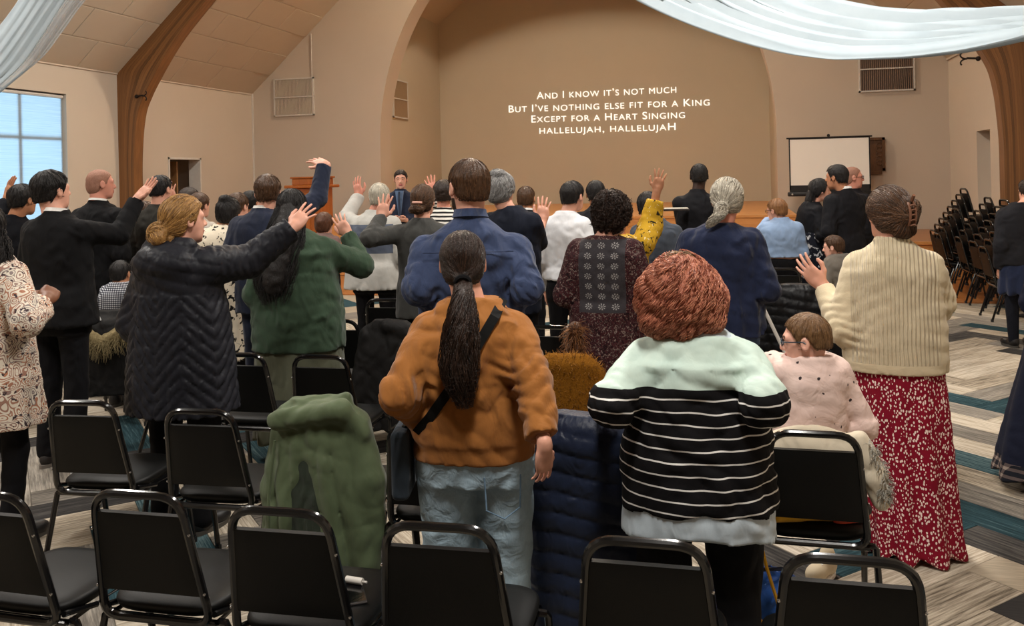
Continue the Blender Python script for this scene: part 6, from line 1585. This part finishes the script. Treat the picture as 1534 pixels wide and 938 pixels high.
P20 = person('person with silver updo in navy top, forearm raised', 6.1, 768, 748, 253, rot=-6, face=-12, hs=1.0, sk='fair', tor=(.2, .19, .19, .19), lean=.0,
    hair=dict(style='bun', c='silver', t=.022, noise=.01, tie=(0, -.04, .12), n=420, M=12, step=.011, wob=.4, balls=[((0, -.05, .12), (.06, .055, .035))], lift=.04), wear=[dict(mat=C('midnight_top', 26, 30, 42), hem=.82, neck=.855, r=(.075, .066, .05), cuff=.1, fold=.006)], legs=DRK, L='front',
    R=dict(e=(806, 362), es=1, w=(812, 332), ws=1, f=(816, 290), fs=1, pn=(-.1, 1, .1), curl=.2, spread=1.2, bare=.9, hsz=1.12))
P21 = person('person, boy with cropped hair in black jacket near the arch', 8.2, 790, 787, 278, rot=0, face=0, hs=1.0, sk='tan', tor=(.18, .165, .16, .17), hair=dict(style='short', c='brown', t=.008), wear=[dict(name='jacket', mat=K_black2, hem=.8, neck=.862)], legs=DRK, L='down', R='down')
collar(P21, M_white_cl, .062, .86, .018)
P22 = person('person, slim dark-haired boy in loose white shirt', 7.0, 849, 855, 271, rot=-4, face=-24, hs=1.0, sk='fair', tor=(.185, .165, .16, .17), dep=.95,
    hair=dict(style='short', c='black', t=.014, n=180, noise=.004), wear=[dict(mat=C('white_dress_shirt', 212, 214, 218, foldb=.18), hem=.93, neck=.86, slack=.02, r=(.065, .058, .046), fold=.005, rip=.006, ripz=1.3)], legs=DRK, L='down', R='front')
P23 = person('person with black hair in black suit behind the curly hair', 8.0, 896, 892, 270, rot=0, face=10, hs=1.0, sk='tan', tor=(.2, .18, .17, .18), hair=dict(style='short', c='black', t=.012), wear=[dict(name='suit_jacket', mat=K_black2, hem=.8, neck=.862)], legs=DRK, L='down', R='down')
P25 = person('person in mustard leaf-print blouse with arm raised straight up', 6.0, 928, 920, 300, rot=-4, face=-8, hs=1.0, sk='tan', tor=(.2, .19, .19, .2), dep=1.1,
    hair=dict(style='short', c='brown', t=.014), wear=[dict(name='blouse', mat=m_blotch('mustard_leaf_print', lin(206, 162, 44), [(lin(44, 38, 26), .6), (lin(236, 220, 170), .64)], 26, warp=1.0), hem=.85, neck=.85, r=(.078, .085, .058), cuff=.75, fold=.01)], legs=DRK, L=dict(e=(868, 388), es=1, w=(890, 372), ws=1, f=(900, 360), fs=1),
    R=dict(e=(974, 340), es=1, w=(984, 286), ws=1, f=(992, 246), fs=1, s=(.02, 0, .04), pn=(-.2, 1, .2), curl=.2, spread=1.4, bare=.3, hsz=1.15))
P26 = person('person in slate grey suit behind the mustard sleeve', 7.2, 984, 970, 287, rot=-2, face=-4, hs=1.0, sk='tan', tor=(.19, .175, .17, .18), hair=dict(style='short', c='black', t=.014), wear=[dict(name='suit_jacket', mat=C('slate_suiting', 62, 68, 78), hem=.8, neck=.862, r=(.07, .062, .052))], legs=DRK, L='down', R='down')
P27 = person('person, tall man in long black suit facing the lyrics', 8.4, 1046, 1047, 245, rot=4, face=4, hs=1.0, sk='dark', tor=(.215, .19, .185, .19),
    hair=dict(style='short', c='black', t=.006, lift=.006), wear=[dict(name='suit_jacket', mat=K_black2, hem=.75, neck=.866, r=(.074, .066, .054))], legs=DRK, R='down', L=dict(e=(1023, 330), es=1, w=(1026, 316), ws=1, f=(1016, 314), fs=1, curl=.6, pn=(0, 0, 1)))
p = W(1013, 314, 8.2); bo = tag(empty('hymn_book', tuple(p), .1), 'open dark book held by the tall man in black suit', 'book')
for sg in (-1, 1): b = MB(); b.rbox((min(0, sg * .12), -.09, -.008 + 0), (max(0, sg * .12), .09, .008), .003, 1); b.build('cover', plain('dark_cover', lin(40, 30, 26), .6), bo, False)
b = MB(); b.rbox((-.11, -.085, .008), (.11, .085, .016), .003, 1); b.build('pages', plain('page_paper', lin(206, 198, 184), .8), bo, False)
P29 = person('person, sandy-haired boy with glasses in light blue shirt', 9.1, 1170, 1166, 297, rot=12, face=52, pitch=-6, hs=1.0, sk='fair', tor=(.2, .2, .205, .2), dep=1.15,
    hair=dict(style='short', c='sand', t=.013, n=200), wear=[dict(mat=C('light_blue_oxford', 150, 176, 212, foldb=.18), hem=.86, neck=.862, slack=.016, r=(.078, .072, .056), fold=.008, rip=.006)], legs=DRK, R='down', L=dict(e=(1142, 348), es=1, w=(1152, 330), ws=1, f=(1155, 314), fs=1, pn=(.6, .5, 0), curl=.8, spread=.5))
glasses(P29, M_blkplastic)
P30 = person('person, woman with long dark hair in black jacket and floral skirt', 9.5, 1217, 1225, 268, rot=-60, face=-78, hs=1.0, sk='fair', tor=(.17, .16, .15, .17),
    hair=dict(style='long', c='black', t=.02, n=140, tails=[dict(p=[(0, -.08, .0), (0, -.11, -.1), (-.0, -.125, -.22), (0, -.13, -.34)], r=[.08, .09, .08, .03], n=160, M=14, flat=.5)]), wear=[dict(name='jacket', mat=K_black2, hem=1.0, neck=.85)],
    legs=dict(skirt=dict(secs=[(.1, .22, .2), (.5, .2, .18), (1.08, .17, .14)], mat=m_blotch('navy_white_floral', lin(24, 26, 36), [(lin(190, 190, 192), .57)], 20, warp=.6))), L='front', R='front')
P31b = person('person, man in black suit embracing beside the screen', 8.9, 1266, 1256, 246, rot=36, face=58, hs=1.03, sk='tan', tor=(.225, .205, .2, .2), dep=1.05, hair=dict(style='short', c='black', t=.014, n=160, lift=.014), wear=[dict(name='suit_jacket', mat=K_black2, hem=.72, neck=.862, r=(.08, .072, .058), flare=.02)], legs=DRK, L='front', R='down')
collar(P31b, M_white_cl, .066, .858, .022)
P32 = person('person, balding man with glasses behind the embracing man', 9.8, 1280, 1274, 250, rot=-50, face=-84, hs=1.03, sk='pink', tor=(.2, .19, .19, .19), hair=dict(style='bald', c='stubble', lift=.002), wear=[dict(name='suit_jacket', mat=K_black2, hem=.75, neck=.862)], legs=DRK, L='front', R='down')
glasses(P32, M_blkplastic)
P33 = person('person, small boy in grey shirt beside the embracing man', 8.0, 1256, 1252, 352, rot=30, face=70, pitch=-6, hs=.86, sk='child', tor=(.135, .13, .13, .135), dep=.9, hair=dict(style='short', c='brown', t=.012, n=140), wear=[dict(mat=C('grey_boy_shirt', 112, 106, 98), hem=.5, neck=.85, r=(.052, .046, .036))], legs=dict(mat=K_trous, r=.06), L='front', R='down')
P16 = person('person, speaker in navy suit and blue shirt facing the congregation', 11.6, 601, 600, 254, rot=196, face=200, pitch=-4, hs=1.04, sk='fair', tor=(.215, .2, .195, .195), hair=dict(style='short', c='dkbrown', t=.008, n=200, lift=.008), wear=[dict(name='shirt', mat=C('blue_chambray', 96, 116, 146), hem=1.0, neck=.862, slack=.006, sleeves=False), dict(name='suit_jacket', mat=K_navy, hem=.78, neck=.862, slack=.016, r=(.076, .068, .056), adds=[])], legs=dict(mat=K_navy), L='front', R='front')
b = MB(); Ht = P16['Ht']
b.add([(-.055, .158, .85 * Ht), (.055, .158, .85 * Ht), (.012, .172, .66 * Ht), (-.012, .172, .66 * Ht), (-.055, .05, .85 * Ht), (.055, .05, .85 * Ht), (.012, .05, .66 * Ht), (-.012, .05, .66 * Ht)], [(0, 1, 2, 3), (4, 7, 6, 5), (0, 4, 5, 1), (1, 5, 6, 2), (2, 6, 7, 3), (3, 7, 4, 0)]); b.build('shirt_front', C('blue_chambray', 96, 116, 146), P16['root'], False)
b = MB(); b.tube([(0, .178, .845 * Ht), (.004, .186, .79 * Ht), (-.004, .188, .68 * Ht)], [.012, .014, .018], 6); b.build('necktie', C('slate_tie', 52, 60, 78), P16['root'])
P35 = person('person in dark navy jacket and skirt by the chair stacks', 8.4, 1528, 1545, 268, rot=10, face=30, hs=1.0, sk='fair', tor=(.19, .18, .18, .19), hair=dict(style='long', c='dkbrown', t=.02, n=100), wear=[dict(name='jacket', mat=C('dark_jacket', 34, 34, 38), hem=.8, neck=.86, slack=.02, r=(.085, .078, .06))], legs=dict(skirt=dict(secs=[(.52, .2, .17), (.7, .195, .16), (.95, .175, .14)], mat=C('navy_skirt', 34, 42, 66)), r=.07), L='down', R='down')
sdf_obj('stockings', lambda P: np.minimum(cap(P, (-.095, 0, .6), (-.09, -.015, .06), .07, .045), cap(P, (.095, 0, .6), (.09, -.015, .06), .07, .045)), (-.2, -.15, .03), (.2, .15, .6), .0135, C('dark_stocking', 24, 26, 34), P35['root'])
P36 = person('person in long navy dress with plaid hem at the aisle', 4.72, 1605, 1612, 290, rot=10, face=10, hs=.98, sk='fair', tor=(.19, .185, .18, .2), hair=dict(style='long', c='brown', t=.018, n=100), wear=[dict(name='bodice', mat=C('navy_dress', 22, 26, 44), hem=.95, neck=.85)], legs=dict(skirt=dict(secs=[(.07, .40, .33), (.3, .35, .29), (.7, .25, .2), (1.0, .18, .135)], mat=m_plaidhem(), rip=.014)), L='front', R='front')
print('figures done', len(bpy.data.objects))
